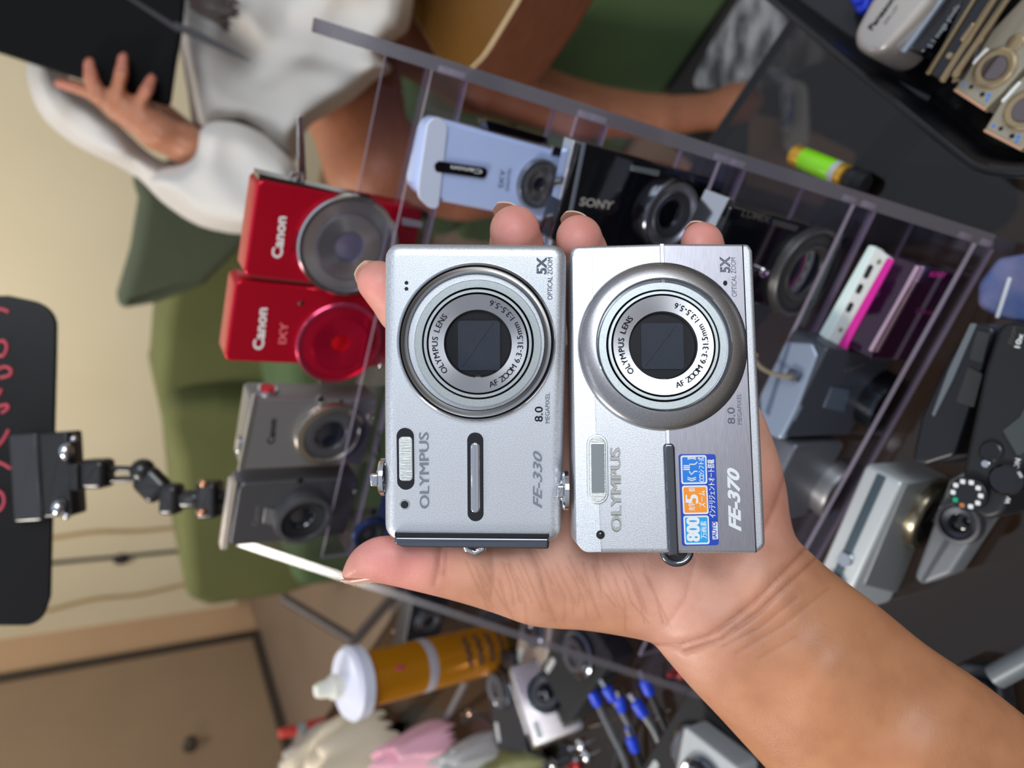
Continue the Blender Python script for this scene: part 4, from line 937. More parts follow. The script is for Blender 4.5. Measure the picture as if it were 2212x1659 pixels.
# fourth step
b3 = .0635
t, f = rcam('black compact camera lettered LUMIX with a large dark lens, behind the pinkie fingertip', b3, (1584, 444), (1496, 640), T3, .022, black_g, .003, .0015)
word(t, f, 'LUMIX', 1600, 466, 1660, 482, 13, mat('dim_print', (72, 70, 66), .5), bold=.01)
patch(t, f, 'flash_window', [(1672, 474), (1724, 488), (1720, 500), (1668, 486)], mat('dim_window', (52, 52, 50), .3), 0, .0005)
flatlens(t, f, 1732, 586, 86, (mat('smoky_ring', (80, 80, 80), .4, .7), mat('charcoal_ring', (44, 44, 44), .5, .2), _M['charcoal_ring'], glass_l), dep=.0055, core=.5)
patch(t, f, 'top_trim', [(1578, 428), (1592, 434), (1540, 560), (1512, 560)], chrome, -.018, -.001, .0006, .0006, label='bright chrome top trim')
m = MB(); c = f.pl(1640, 580); m.lathe([(.0018, 0), (.0018, .003), (.001, .004)], chrome, (c[0], c[1], 0), 18); m.tube([(c[0]+.0035*cos(a)+.003, c[1]-.0035*sin(a)+.0, .002) for a in np.linspace(0, pi, 9)], .0008, mat('violet_metal', (150, 120, 160), .2, .9), 8); m.build('strap_ring', t)
# lowest step: pink, silver-blue, grey
b4 = .0148
pk = mat('dark_magenta_gloss', (44, 12, 42), .08, .3, coat=.8); mg = mat('magenta', (206, 40, 150), .4); wp = mat('white_side_plastic', (206, 208, 206), .45); wrim = mat('pale_rim', (214, 232, 230), .4)
h1 = .060
t, f = rcam('dark magenta camera standing on end with white port side and pink stripe', b4, (1990, 580), (1885, 760), T4, .033, pk, .001, .0008, h1=h1-.0005, a01=(.0205, .0775))
f2 = Frame(RA+UP*h1, -RB, -RL, UP)            # its white end, facing up
a_lo, a_hi = -f.loc(RA)[1], 0
m = MB(); m.slab(rpoly(f2.pts([(1881, 533), (1896, 535), (1932, 562), (1822, 757), (1808, 752), (1774, 726)]), .002), -.003, 0, wp, .0008)
def onto(o, fr, root):
    o.parent = root; o.matrix_world = fr.mw(); return o
bpy.context.view_layer.update()
we = m.build('white_end'); we.matrix_world = f2.mw(); under(we, t)
m = MB(); m.slab(rpoly(f2.pts([(1878, 530), (1893, 532), (1788, 735), (1770, 722)]), .001), -.003, .0008, wrim, .0004); q = m.build('pale_rim'); q.matrix_world = f2.mw(); under(q, t)
m = MB(); m.slab(rpoly(f2.pts([(1919, 556), (1932, 562), (1824, 759), (1808, 752)]), .001), -.003, .0010, mg, .0004); q = m.build('pink_stripe'); q.matrix_world = f2.mw(); under(q, t)
for (x, y, L) in ((1876, 587, 17), (1857, 624, 12), (1836, 664, 12)):
    m = MB(); p0 = f2.pl(x+L*.42, y-L*.85); p1 = f2.pl(x-L*.42, y+L*.85); dv = np.array(p1)-np.array(p0); n_ = np.array([-dv[1], dv[0]])/np.linalg.norm(dv)*.0016
    m.slab(rpoly([tuple(np.array(p0)+n_), tuple(np.array(p1)+n_), tuple(np.array(p1)-n_), tuple(np.array(p0)-n_)], .0015), .0001, .0003, black_m); q = m.build('port_hole'); q.matrix_world = f2.mw(); under(q, t)
for x, y in ((1900, 566), (1818, 712)):
    m = MB(); m.lathe([(.0014, 0), (.0012, .0007), (.0006, .0009)], mat('screw_metal', (180, 176, 150), .3, .8), (*f2.pl(x, y), 0), 16); q = m.build('screw'); q.matrix_world = f2.mw(); under(q, t)
for dx in (0, 9):
    patch(t, f, 'chrome_rail', [(1982+dx, 574), (1987+dx, 576), (1885+dx, 760), (1879+dx, 758)], mat('pink_chrome', (226, 190, 206), .12, .9), -.001, .0014, .0005, .0003)
word(t, f, 'SONY', 2005, 596, 2040, 600, 8, mg); word(t, f, 'Cyber-shot', 1975, 674, 2020, 680, 7, mat('dim_magenta', (110, 26, 84), .5))
slb = mat('silver_blue', (150, 164, 184), .35, .5); slate_c = mat('slate_grey', (66, 70, 80), .45, .4)
b4 = .030
aS0 = on_face(1764, 745, b4)[0]; aS1 = on_face(1690, 950, b4)[0]
t, f = rcam('dark grey compact camera with pale silver-blue top plate and cord loop', b4, (1764, 748), (1694, 945), T4, .026, slate_c, .003, .002, h1=.080)
hh = T4+f.h
f3 = Frame(RA+UP*(hh), -RB, -RL, UP)
m = MB(); m.slab(rpoly(f3.pts([(1698, 737), (1755, 741), (1767, 768), (1724, 880), (1688, 950), (1658, 938), (1643, 892), (1643, 852)]), .003), -.004, .001, slb, .0015); q = m.build('top_plate'); q.matrix_world = f3.mw(); under(q, t)
m = MB(); m.slab(f3.pts([(1704, 740), (1712, 741), (1664, 900), (1655, 890)]), .0008, .0014, mat('blue_grey_band', (104, 118, 142), .4, .5), .0003); q = m.build('top_band'); q.matrix_world = f3.mw(); under(q, t)
m = MB(); c = f3.pl(1722, 812); m.box((c[0], c[1], .003), (.008, .006, .004), darkchrome, .001); q = m.build('strap_lug'); q.matrix_world = f3.mw(); under(q, t)
m = MB(); L = [f3.pl(x, y) for x, y in ((1722, 815), (1690, 810), (1665, 795), (1657, 775), (1668, 770))]; m.tube(spline([(a, b, .004+.003*i) for i, (a, b) in enumerate(L)], 6), .0013, mat('olive_cord', (120, 108, 84), .6), 8); q = m.build('cord_loop'); q.matrix_world = f3.mw(); under(q, t)
lens(t, f, 1890, 858, 44, (mat('gunmetal', (60, 64, 72), .2, .9), black_p, glass_l), dep=.012)
word(t, f, 'Canon', 1822, 805, 1865, 790, 9, silver_g); patch(t, f, 'flash_window', [(1795, 836), (1835, 842), (1822, 890), (1778, 880)], mat('blue_grey_window', (84, 96, 112), .3, .3), 0, .0006)
t, f = rcam('mid grey compact camera with dark round lens peeking out beside the palm heel', b4, (1716, 962), (1640, 1130), T4, .024, mat('mid_grey', (112, 114, 122), .4, .6), .004, .002)
lens(t, f, 1800, 1048, 44, (silver_g, mat('gunmetal', (1, 1, 1)), glass_l), dep=.010)
word(t, f, 'Canon', 1712, 985, 1752, 975, 9, silver_g)
# ================================================================== things on the table in front of the rack
def tcam(label, pA, pB, h, th, mt, rad=.003, bev=.0015, w=None, name='compact_camera', cat='camera', h0=0., group=None):
    """standing camera given by the two ends of its front top edge (pixels) and its height h"""
    A, B = atz(*pA, TABLE+h0+h), atz(*pB, TABLE+h0+h); ey = (A-B); L = np.linalg.norm(ey); ey /= L
    if w: B = A-ey*w; L = w
    ez = np.cross(-UP, ey); fr = Frame((A+B)/2-UP*(h-.0006), -UP, ey, ez)
    t = thing(name, fr, label, cat, group)
    m = MB(); m.slab(rpoly([(0, -L/2), (0, L/2), (-h, L/2), (-h, -L/2)], rad), -th, 0, mt, bev, bev); m.build('body', t); fr.w = L; fr.h = h; return t, fr
def fcam(label, pts, h, th, mt, rad=.004, bev=.0015, name='compact_camera', cat='camera', group=None, bodyname='body'):
    """thing lying flat; pts its outline seen at height h above the table"""
    fr = Frame(np.array([0, 0, 0.]), (0, -1, 0), (1, 0, 0), (0, 0, 1)); c = np.mean([atz(x, y, TABLE+h)[:2] for x, y in pts], 0)
    fr.o = np.array([c[0], c[1], TABLE+h]); t = thing(name, fr, label, cat, group)
    m = MB(); m.slab(rpoly(fr.pts(pts), rad), -th, 0, mt, bev, bev); m.build(bodyname, t); return t, fr
sil = mat('soft_silver', (190, 195, 196), .4, .4)
t, f = tcam('silver compact camera with large lens standing on the table beside the wrist', (1950, 1040), (1848, 1262), .058, .022, sil, .004, .002, w=.092)
patch(t, f, 'face_panel', [(1956, 1048), (2038, 1034), (1936, 1280), (1866, 1262)], mat('grey_face', (134, 138, 140), .4, .5), 0, .0006, .0002, .002)
lens(t, f, 2000, 1105, 52, (mat('brassy_grey', (140, 132, 112), .25, .9), ringd, black_g), dep=.006)
m = MB(); m.box((-.058-.0008, 0, -.011), (.0012, .088, .005), mat('top_groove', (70, 84, 92), .4, .4), .0004); m.build('top_groove', t)
m = MB(); m.tm = Matrix.Translation((-.058, -.030, -.010)) @ Matrix.Rotation(-pi/2, 4, 'Y'); m.lathe([(.007, -.001), (.007, .003), (.006, .0036)], darkchrome, n=28); m.build('mode_dial', t)
m = MB(); m.tm = Matrix.Translation((-.058, -.012, -.010)) @ Matrix.Rotation(-pi/2, 4, 'Y'); m.lathe([(.0045, -.001), (.0045, .002), (.004, .0028)], chrome, n=28); m.build('shutter_button', t)
word(t, f, 'Canon', 1905, 1225, 1925, 1180, 10, print_gray)
t, f = fcam('silver compact camera lying flat, lens up, partly under the black dial camera', [(2050, 1036), (2095, 1008), (2160, 1020), (2130, 1120), (2052, 1240), (1964, 1274)], .022, .02, mat('flat_grey', (120, 124, 128), .5, .3), .004, .002)
lens(t, f, 2078, 1128, 46, (steel, ringd, black_g), dep=.006)
patch(t, f, 'grip_strip', [(2050, 1150), (2062, 1156), (1998, 1258), (1986, 1262)], steel, 0, .0006)
t, f = fcam('black compact camera with white-lettered mode dial at the right photo edge', [(2078, 1022), (2086, 1085), (2124, 1126), (2166, 1112), (2187, 1060), (2255, 900), (2330, 720), (2160, 692), (2125, 800)], .072, .045, mat('black_top_plate', (26, 28, 31), .45, .1), .006, .0025)
c = f.pl(2096, 1066); m = MB(); m.lathe([(.0085, 0), (.0085, .003), (.0078, .0038)], black_p, (*c, 0), 40); md = m.build('mode_dial', t)
m = MB()
for i in range(10):
    a = 2*pi*i/10; m.slab(rr(c[0]+.0062*cos(a)-.0011, c[1]+.0062*sin(a)-.0011, c[0]+.0062*cos(a)+.0011, c[1]+.0062*sin(a)+.0011, .0005), .0038, .0041, (mat('dial_green', (20, 160, 120), .4) if i == 6 else mat('dial_orange', (170, 110, 60), .4) if i == 7 else white_p))
m.build('dial_symbols', md)
disc(t, f, 'shutter_button', 2176, 1036, .0075, black_g, 0, .003); disc(t, f, 'power_button', 2142, 975, .005, black_p, 0, .002); disc(t, f, 'small_button', 2130, 1002, .002, chrome, 0, .001)
word(t, f, 'ON', 2200, 1015, 2205, 992, 11, white_p); word(t, f, 'W', 2180, 1090, 2185, 1075, 10, white_p)
word(t, f, '10x', 2203, 752, 2212, 722, 12, white_p); word(t, f, 'ZOOM', 2186, 746, 2198, 708, 9, mat('dim_print', (1, 1, 1)))
patch(t, f, 'raised_side', [(2168, 930), (2205, 900), (2300, 720), (2330, 760), (2240, 960), (2200, 985)], mat('grey_green_plate', (58, 66, 66), .5, .1), 0, .0012)
t, f = fcam('black folded-flash camera with thin silver edge line, between the rack and the dial camera', [(2104, 694), (2150, 706), (2122, 800), (2062, 985), (2000, 1004), (1968, 1000), (1988, 900), (2050, 770)], .058, .05, black_p, .004, .002)
patch(t, f, 'silver_edge', [(2098, 698), (2112, 700), (2060, 820), (2020, 900), (2014, 896), (2050, 800)], mat('edge_grey', (120, 128, 132), .35, .6), 0, .0012, .0004, .0008)
patch(t, f, 'flash_panel', [(2092, 792), (2124, 808), (2105, 880), (2066, 868)], mat('charcoal_panel', (44, 47, 48), .45), 0, .0008); patch(t, f, 'upper_panel', [(2112, 714), (2140, 720), (2124, 784), (2094, 776)], mat('charcoal_panel', (1, 1, 1)), 0, .0008)
t, f = fcam('glossy case, lavender-blue sheen painted on, lying in front of the rack at the photo edge', [(2110, 612), (2152, 556), (2240, 540), (2330, 640), (2300, 716), (2150, 686), (2108, 660)], .018, .016, mat('lavender_sheen', (128, 124, 158), .18, .2, noise=(40, .2, (52, 84, 140)), coat=.5), .006, .003, name='glossy_case', cat='case')  # clear plastic case; its lavender and blue sheen is put into the colour
patch(t, f, 'lid_line', [(2150, 686), (2158, 688), (2186, 600), (2178, 598)], white_p, 0, .0006)

# battery and cap
bp, bq = atz(1716, 334, TABLE+.0078), atz(1840, 386, TABLE+.0078); bd = (bq-bp)/np.linalg.norm(bq-bp); LB = .047
BF = Frame(bp, np.cross(UP, bd), UP, bd) if 0 else Frame(bp, np.cross(bd, UP)*-1, UP, bd)
BF = Frame(bp, np.cross(UP, bd), UP, bd)
gold = mat('battery_gold', (222, 172, 66), .3, .6)
t = thing('battery', BF, 'small lime green battery with golden ends lying on the dark glass', 'battery')
m = MB(); m.lathe([(.0001, .009*0), (.0072, 0.0002), (.0075, .0008), (.0075, .0085), (.0074, .009)], gold, n=36, cap=False); m.build('gold_end', t)
m = MB(); m.lathe([(.0075, .009), (.0076, .0092), (.0076, .0365), (.0075, .037)], mat('lime_wrapper', (140, 226, 20), .25, coat=.5), n=36, cap=False); m.build('wrapper', t, label='lime green wrapper')
m = MB(); m.lathe([(.0075, .037), (.0076, .0372), (.0076, .0415)], mat('label_grey', (186, 190, 192), .4), n=36, cap=False); m.build('grey_band', t)
m = MB(); m.lathe([(.0075, .0415), (.0076, .0418), (.0075, .0465), (.0068, .047)], gold, n=36); m.build('base', t)
EF = Frame(bp+bd*.0485, np.cross(UP, bd), UP, bd)
t = thing('end_cap', EF, 'stubby black cap lying right after the lime green battery', 'cap')
m = MB(); m.lathe([(.006, 0), (.0076, .001), (.0076, .009), (.0070, .0095), (.0070, .0135), (.0062, .0145)], black_m, n=30); m.build('cap_body', t)
m = MB(); m.lathe([(.0077, .004), (.0079, .0045), (.0079, .0055), (.0077, .006)], black_p, n=30, cap=False); m.build('cap_ring', t)

# ------------------------------------------------------------------ tray with cameras
TRF = Frame(np.array([*atz(2300, 120, TABLE)[:2], TABLE]), (0, -1, 0), (1, 0, 0), (0, 0, 1))
tr = thing('tray', TRF, 'black plastic tray with rounded corner holding more cameras, resting on the glass', 'tray')
trm = mat('tray_plastic', (22, 22, 25), .28, bump=(240, .2, .001), coat=.2)
rimh = .030
opx = [(1560, -80), (1660, 0), (2040, 318), (2118, 378), (2260, 392), (2700, 150), (2700, -420), (1560, -420)]
ro = rpoly(TRF.pts(opx, rimh), [.02, 0, 0, .035, .06, .03, .02, .02], 8)
c0x = sum(p[0] for p in ro)/len(ro); c0y = sum(p[1] for p in ro)/len(ro)
def shrink(P, d):
    out = []
    for x, y in P: v = np.array([x-c0x, y-c0y]); n_ = np.linalg.norm(v); v = v*(1-d/n_); out.append((c0x+v[0], c0y+v[1]))
    return out
m = MB(); R_ = [(ro, rimh), (shrink(ro, .004), rimh+.002), (shrink(ro, .009), rimh), (shrink(ro, .016), .010), (shrink(ro, .026), .0035)]
Vs = [(x, y, h) for P_, h in R_ for x, y in P_]; n_ = len(ro)
m.add(Vs, [(k*n_+i, k*n_+(i+1) % n_, (k+1)*n_+(i+1) % n_, (k+1)*n_+i) for k in range(len(R_)-1) for i in range(n_)], trm)
m.add([(x, y, .0035) for x, y in R_[-1][0]], [tuple(range(n_))], trm)
low = shrink(ro, .012); m.add([(x, y, rimh) for x, y in ro]+[(x, y, .0006) for x, y in low], [(i, (i+1) % n_, n_+(i+1) % n_, n_+i) for i in range(n_)], trm)
m.add([(x, y, .0006) for x, y in low], [tuple(range(n_))], trm); m.build('tray_shell', tr, ang=60)
m = MB(); m.tube([(x, y, rimh+.0012) for x, y in shrink(ro, .003)], .0022, trm, 8, closed=True); m.build('rim', tr)
def rib(pa, pb): 
    m = MB(); a = TRF.pl(*pa, .008); b = TRF.pl(*pb, .008); m.tube([(a[0], a[1], .006), (b[0], b[1], .006)], .004, trm, 10); m.build('moulded_rib', tr)
rib((1900, 160), (2010, 215)); rib((1930, 205), (2060, 290))
plg = mat('pearl_silver', (180, 174, 168), .3, .35)
t, f = fcam('pearl silver camera lettered Panasonic with rounded corner, at the left end of the tray', [(1985, -60), (1888, -20), (1842, 66), (1842, 100), (1872, 120), (1905, 112), (1962, 52), (2000, 8), (2040, -60)], .052, .04, plg, .012, .005)
word(t, f, 'Panasonic', 1884, 66, 1946, -18, 13, print_dark, bold=.03); word(t, f, 'DMC-LZ7', 1914, 54, 1942, 14, 8, print_gray, bold=0.)
t, f = fcam('dark camera with pale edge bars and 5.1 mega pixels lettering in the tray', [(2018, -60), (1925, 70), (1945, 100), (1990, 118), (2040, 60), (2130, -60)], .040, .032, black_g, .004, .002)
for q in ([(2034, -60), (2042, -58), (1928, 86), (1918, 82)], [(2060, -40), (2068, -36), (1958, 116), (1944, 112)]): patch(t, f, 'pale_bar', q, mat('pale_bar', (176, 188, 204), .25, .7), 0, .0025, .001, .001)
word(t, f, '5.1 mega pixels', 2012, 104, 2074, 14, 11, mat('dim_white', (150, 156, 160), .5), bold=0.)
goldb = mat('champagne_metal', (176, 156, 122), .26, .8)
t, f = fcam('black camera framed by golden edge lines, standing in the middle of the tray', [(2108, -60), (2006, 158), (2034, 176), (2060, 160), (2190, -60)], .046, .038, black_g, .003, .0015)
for q in ([(2140, -60), (2146, -58), (2008, 164), (2002, 160)], [(2180, -60), (2190, -58), (2040, 180), (2030, 176)], [(2212, -60), (2220, -56), (2066, 170), (2056, 166)]): patch(t, f, 'golden_edge', q, goldb, 0, .002, .0008, .0006)
patch(t, f, 'shutter_bar', [(2104, 50), (2110, 54), (2084, 94), (2076, 90)], goldb, 0, .003, .001, .001); disc(t, f, 'button', 2054, 122, .0018, goldb, 0, .002)
beig = mat('champagne_body', (158, 150, 132), .3, .55, noise=(9, .4, (172, 164, 146)))
for k, (dx, dy) in enumerate(((0, 0), (64, 90))):
    lab = ('champagne compact camera with big round dial pad, upper of two alike in the tray', 'champagne compact camera with dial pad, lower of two alike, cut off by the photo edge')[k]
    q = [(2062, 192), (2128, 236), (2168, 196), (2330, 10), (2260, -60), (2130, 80)] if k == 0 else [(2126, 280), (2206, 322), (2240, 300), (2400, 110), (2330, 60), (2180, 190)]
    t, f = fcam(lab, q, .034, .022, beig, .0015, .001, group='champagne cameras in the tray')
    c = f.pl(2150+dx*1.05, 148+dy); r = .0105
    m = MB(); m.lathe([(r, 0), (r, .0012), (r*.86, .0018), (r*.62, .0012), (r*.6, .0008)], goldb, (*c, 0), 44, cap=False); dl = m.build('dial_ring', t)
    m = MB(); m.lathe([(r*.6, .0006), (r*.58, .0016), (r*.4, .0018)], mat('dial_centre', (132, 120, 120), .15, .9), (*c, 0), 40); m.build('centre_button', dl)
    disc(t, f, 'screen_button', 2194+dx*1.05, 92+dy, .0042, goldb, 0, .0012)
    patch(t, f, 'screen_edge', [(2132+dx, 104+dy), (2138+dx, 106+dy), (2104+dx, 140+dy), (2098+dx, 138+dy)] if k == 0 else [(2202, 176), (2208, 178), (2168, 222), (2162, 220)], white_p, 0, .0008)
    m = MB()
    for (x, y, s, mt_) in ((2082, 182, 5, sb2), (2098, 188, 7, print_dark), (2122, 204, 8, print_dark), (2136, 206, 6, sb2), (2132, 216, 5, sb2)):
        p = f.pl(x+dx, y+dy); d_ = s*.00014; m.slab(rr(p[0]-d_, p[1]-d_, p[0]+d_, p[1]+d_, d_*.4), 0, .00025, mt_)
    m.build('printed_symbols', t); 
    patch(t, f, 'bottom_edge', ([(2060, 196), (2064, 190), (2130, 234), (2127, 240)] if k == 0 else [(2124, 284), (2128, 278), (2208, 320), (2205, 326)]), mat('peach_edge', (214, 168, 136), .3, .5), -.004, .0004)
blue_p = mat('royal_blue', (18, 50, 190), .35)
t, f = fcam('small royal blue plastic piece at the far end of the tray', [(1828, -10), (1850, 30), (1868, 22), (1880, -20), (1860, -50)], .016, .012, blue_p, .003, .002, name='plastic_piece', cat='plastic piece')
patch(t, f, 'ridge', [(1846, 10), (1862, 8), (1866, -10), (1850, -10)], blue_p, 0, .002)

# ------------------------------------------------------------------ sign board on a jointed clip arm
BZ = .50
SB = Frame(at(60, 1000, BZ), -UP, np.array([1., 0, 0]), np.array([0, -1., 0])).rot('y', -14)
t = thing('sign_board', SB, 'black rounded sign board with pink handwriting, held by the clip arm', 'sign')
m = MB(); m.slab(rpoly(SB.pts([(-420, 650), (18, 638), (122, 660), (121, 760), (108, 1290), (88, 1352), (-420, 1352)]), [.03, .01, .03, 0, .01, .03, .03], 8), -.005, 0, mat('sign_black', (14, 13, 14), .4, spec=.3), .001, .001); m.build('board', t)
pinkp = mat('pink_marker', (206, 78, 96), .5); m = MB()
for L in ([(-40, 668), (0, 667), (20, 674)], [(-10, 742), (8, 736), (16, 750), (8, 768), (-8, 766)], [(-8, 800), (10, 792), (24, 798), (22, 810), (0, 816)], [(-6, 858), (2, 846), (4, 840)], [(-8, 880), (14, 874), (18, 882), (4, 892)],
          [(-12, 972), (8, 950), (20, 928)], [(-10, 996), (8, 1002), (24, 1012)], [(-8, 1058), (6, 1066), (10, 1084), (2, 1100), (-10, 1102)]): m.tube([(*SB.pl(x, y), .0006) for x, y in spline(L, 5)], .0011, pinkp, 6)
m.build('handwriting', t)
armF = Frame(at(300, 1015, BZ), (1, 0, 0), (0, 1, 0), (0, 0, 1)); ar = thing('clip_arm', armF, 'black jointed clip arm with shiny screws, holding up the sign board', 'clip arm')
def ap(px, py, z=None): return armF.loc(at(px, py, z or BZ))
bk2 = mat('arm_black', (26, 25, 26), .3, coat=.3)
def abox(name, p, q, w, d, mt=bk2, bev=.002, parent=ar, dz=0.):
    A, B = Vector(ap(*p)), Vector(ap(*q)); ax = (B-A); L = ax.length; ax.normalize(); zz = Vector(tuple(-vd)); yy = zz.cross(ax).normalized(); zz = ax.cross(yy)
    m = MB(); m.tm = Matrix.Translation((A+B)/2+zz*dz) @ Matrix(((ax.x, yy.x, zz.x, 0), (ax.y, yy.y, zz.y, 0), (ax.z, yy.z, zz.z, 0), (0, 0, 0, 1)))
    m.box((0, 0, 0), (L, w, d), mt, bev); return m.build(name, parent)
abox('jaw_plate', (44, 1030), (106, 1026), .062, .004, mat('smoky_plastic', (48, 48, 50), .12, coat=.6), dz=.008)
abox('jaw_block', (104, 1024), (168, 1020), .060, .018)
for q in ((142, 974), (126, 1096)):
    m = MB(); m.ball(ap(*q, BZ-.012), .0062, chrome, 20, (1, 1, .8)); m.build('screw', ar)
    m = MB(); m.ball(ap(q[0]+18, q[1]-26 if q[1] < 1000 else q[1]+18, BZ-.010), .0026, chrome, 14); m.build('screw', ar)
abox('swivel_block', (162, 1028), (188, 1027), .020, .020); abox('swivel_block', (184, 1022), (238, 1022), .021, .018, bev=.004)
abox('twin_rod', (236, 1012), (300, 1014), .0045, .005); abox('twin_rod', (236, 1036), (300, 1034), .0045, .005)
m = MB(); m.ball(ap(308, 1016), .0085, bk2, 24); m.build('ball_joint', ar)
abox('link', (306, 1024), (352, 1070), .021, .012, bev=.005)
abox('knob', (372, 1044), (370, 1110), .014, .016, bev=.004)
abox('neck', (385, 1078), (440, 1078), .013, .013, bev=.005)
abox('clamp_jaw', (432, 1078), (476, 1078), .026, .018, bev=.003)
for q in ((440, 1044), (436, 1106)):
    m = MB(); m.ball(ap(*q, BZ-.010), .0032, mat('copper_screw', (206, 150, 120), .25, .9), 14); m.build('screw', ar)
B_ = rk(.315, .252, .27); m = MB(); m.tube([ap(470, 1078), armF.loc(B_+UP*.05), armF.loc(B_)], .005, bk2, 12); m.build('clamp_rod', ar)
# ================================================================== clutter on the left half of the table
yel = mat('can_yellow', (196, 128, 14), .3, .35, noise=(12, .3, (180, 112, 10))); cw = mat('cap_white', (214, 216, 232), .45); 
base = atz(1100, 1392, TABLE); r_ = ray(762, 1474); tp = EYE+r_*((base[1]-.012)/r_[1]); ax = Vector(tp-base); LC_ = ax.length; ax.normalize()
qz = ax.to_track_quat('Z', 'Y').to_matrix(); CFm = Frame(base, np.array(qz.col[0]), np.array(qz.col[1]), np.array(qz.col[2]))
sp_ = thing('spray_can', CFm, 'yellow spray can with white collar and white nozzle standing among the clutter', 'spray can')
rc = .0262; m = MB(); m.lathe([(rc*.9, 0), (rc, .003), (rc, LC_-.012), (rc*.98, LC_-.006), (rc*.9, LC_-.003)], yel, n=56); m.build('can_body', sp_)
m = MB(); m.lathe([(rc*1.001, LC_*.57), (rc*1.01, LC_*.575), (rc*1.01, LC_*.62), (rc*1.001, LC_*.625)], mat('grey_band', (168, 164, 172), .5), n=56, cap=False); m.build('grey_band', sp_)
m = MB(); m.lathe([(rc*1.001, .004), (rc*1.012, .006), (rc*1.012, LC_*.10), (rc*1.001, LC_*.11)], mat('brown_band', (96, 74, 30), .4, .4), n=56, cap=False); m.build('base_band', sp_)
def around(px, py, hgt):   # angle on the can nearest the viewer
    return 0
vv = CFm.loc(EYE); a0 = atan2(vv[1], vv[0])
m = MB()
for i in range(4):
    z0 = LC_*(.15+.075*i); pts = []
    for k in range(13): a = a0+.1+(-.75+1.5*k/12)*.8; pts.append((rc*1.012*cos(a), rc*1.012*sin(a), z0+.002*sin(k*1.7+i)))
    m.tube(pts, .0022, mat('dark_print_band', (66, 46, 36), .5), 6)
m.build('printed_bars', sp_)
m = MB(); a = a0+.12; m.ball((rc*.99*cos(a), rc*.99*sin(a), LC_*.80), .0055, mat('magenta_spot', (190, 50, 96), .5), 18, (.35, 1, 1)) ; m.build('pink_spot', sp_)
m = MB(); m.lathe([(rc*1.0, LC_-.010), (rc*1.30, LC_-.008), (rc*1.34, LC_+.004), (rc*1.2, LC_+.008), (rc*.5, LC_+.010), (rc*.4, LC_+.014)], cw, n=48); m.build('collar', sp_)
m = MB(); m.lathe([(.011, LC_+.010), (.0115, LC_+.022), (.0085, LC_+.026), (.0075, LC_+.034), (.0055, LC_+.038)], mat('nozzle_cream', (226, 224, 212), .45), n=32); m.build('nozzle', sp_)

rs = np.random.RandomState(11)
cream_c = mat('cream_cloth', (214, 200, 176), .9, bump=(200, .3, .001)); grey_c = mat('grey_cloth2', (168, 160, 152), .9); pinkc = mat('pink_tissue', (232, 176, 192), .85); film = mat('clear_film', (222, 222, 224), .2, trans=.4, coat=.5)
cloth('cloth', [(735, 1560), (790, 1520), (838, 1530), (868, 1580), (880, 1640), (900, 1720), (820, 1800), (720, 1760)], TABLE, cream_c, 21, .05, 'cream crumpled cloth on the table below the spray can collar', 'cloth')
cloth('cloth', [(690, 1560), (740, 1545), (800, 1590), (810, 1660), (760, 1720), (700, 1660)], TABLE, grey_c, 22, .035, 'grey crumpled cloth beside the cream one near the far table edge', 'cloth') 
cloth('tissue', [(916, 1580), (950, 1548), (992, 1560), (1006, 1610), (980, 1660), (925, 1650)], TABLE, pinkc, 23, .04, 'pink and white crumpled tissue lying between the can and the cables', 'tissue')
cloth('tissue', [(885, 1620), (925, 1612), (985, 1650), (1000, 1720), (900, 1740)], TABLE, cream_c, 24, .03, 'cream tissue wad just below the pink tissue', 'tissue')
cloth('plastic_wrap', [(1030, 1620), (1055, 1575), (1085, 1572), (1112, 1620), (1095, 1650), (1040, 1655)], TABLE, film, 25, .03, 'shiny whitish plastic wrap on the table left of the chrome camera', 'plastic wrap')
cloth('cloth', [(990, 1670), (1040, 1630), (1110, 1600), (1170, 1602), (1190, 1640), (1150, 1700), (1020, 1730)], TABLE, mat('sage_cloth', (112, 116, 88), .85, noise=(30, .3, (136, 130, 70))), 26, .02, 'sage green cloth at the bottom edge of the photo', 'cloth')
def gen(label, c, w, h, th, yaw, mt, tilt=0., lx=None, extra=True, name='compact_camera', cat='camera', group=None, z0=0., lean=0.):
    """generic compact camera on the table centred on a pixel; yaw of its face, lying (tilt 90) or standing"""
    y = radians(yaw); ez = np.array([-sin(y), -cos(y), 0]); ey = np.array([cos(y), -sin(y), 0]); fr = Frame(atz(*c, TABLE+z0)+UP*.0006, -UP, ey, ez)
    if tilt: fr = Frame(fr.o+UP*(th+.0006), ez, ey, UP)
    if lean: fr = fr.rot('y', -lean)
    t = thing(name, fr, label, cat, group); m = MB()
    x0, x1 = (-h, 0) if not tilt else (-h/2, h/2)
    m.slab(rr(x0, -w/2, x1, w/2, .005), -th, 0, mt, .002, .002); m.build('body', t)
    if extra:
        cx_ = (x0+x1)/2; ly = w*.14 if lx is None else lx; R = min(h, w)*.36
        m = MB(); m.lathe([(R, -.0005), (R, .004), (R*.9, .005), (R*.74, .004)], darkchrome, n=40, cap=False); o = m.build('lens_ring', t); o.location = (cx_, ly, 0)
        m = MB(); m.lathe([(R*.74, .004), (R*.7, .009), (R*.45, .0085), (R*.4, .006)], steel, n=40); m.build('lens_barrel', o)
        m = MB(); m.lathe([(R*.4, .0065), (R*.1, .0075)], glass_l, n=30); m.build('lens_glass', o)
        m = MB(); m.slab(rr(x0+.006, -w*.42, x0+.012, -w*.22, .002), 0, .0008, clearlens); m.build('flash_window', t)
    return t, fr
ch2 = mat('polished_silver', (196, 190, 184), .16, .9)
t, f = gen('polished silver camera with bright reflections tilted among the cables, right of the spray can', (1236, 1486), .078, .055, .026, -38, ch2, lx=.004, lean=25)
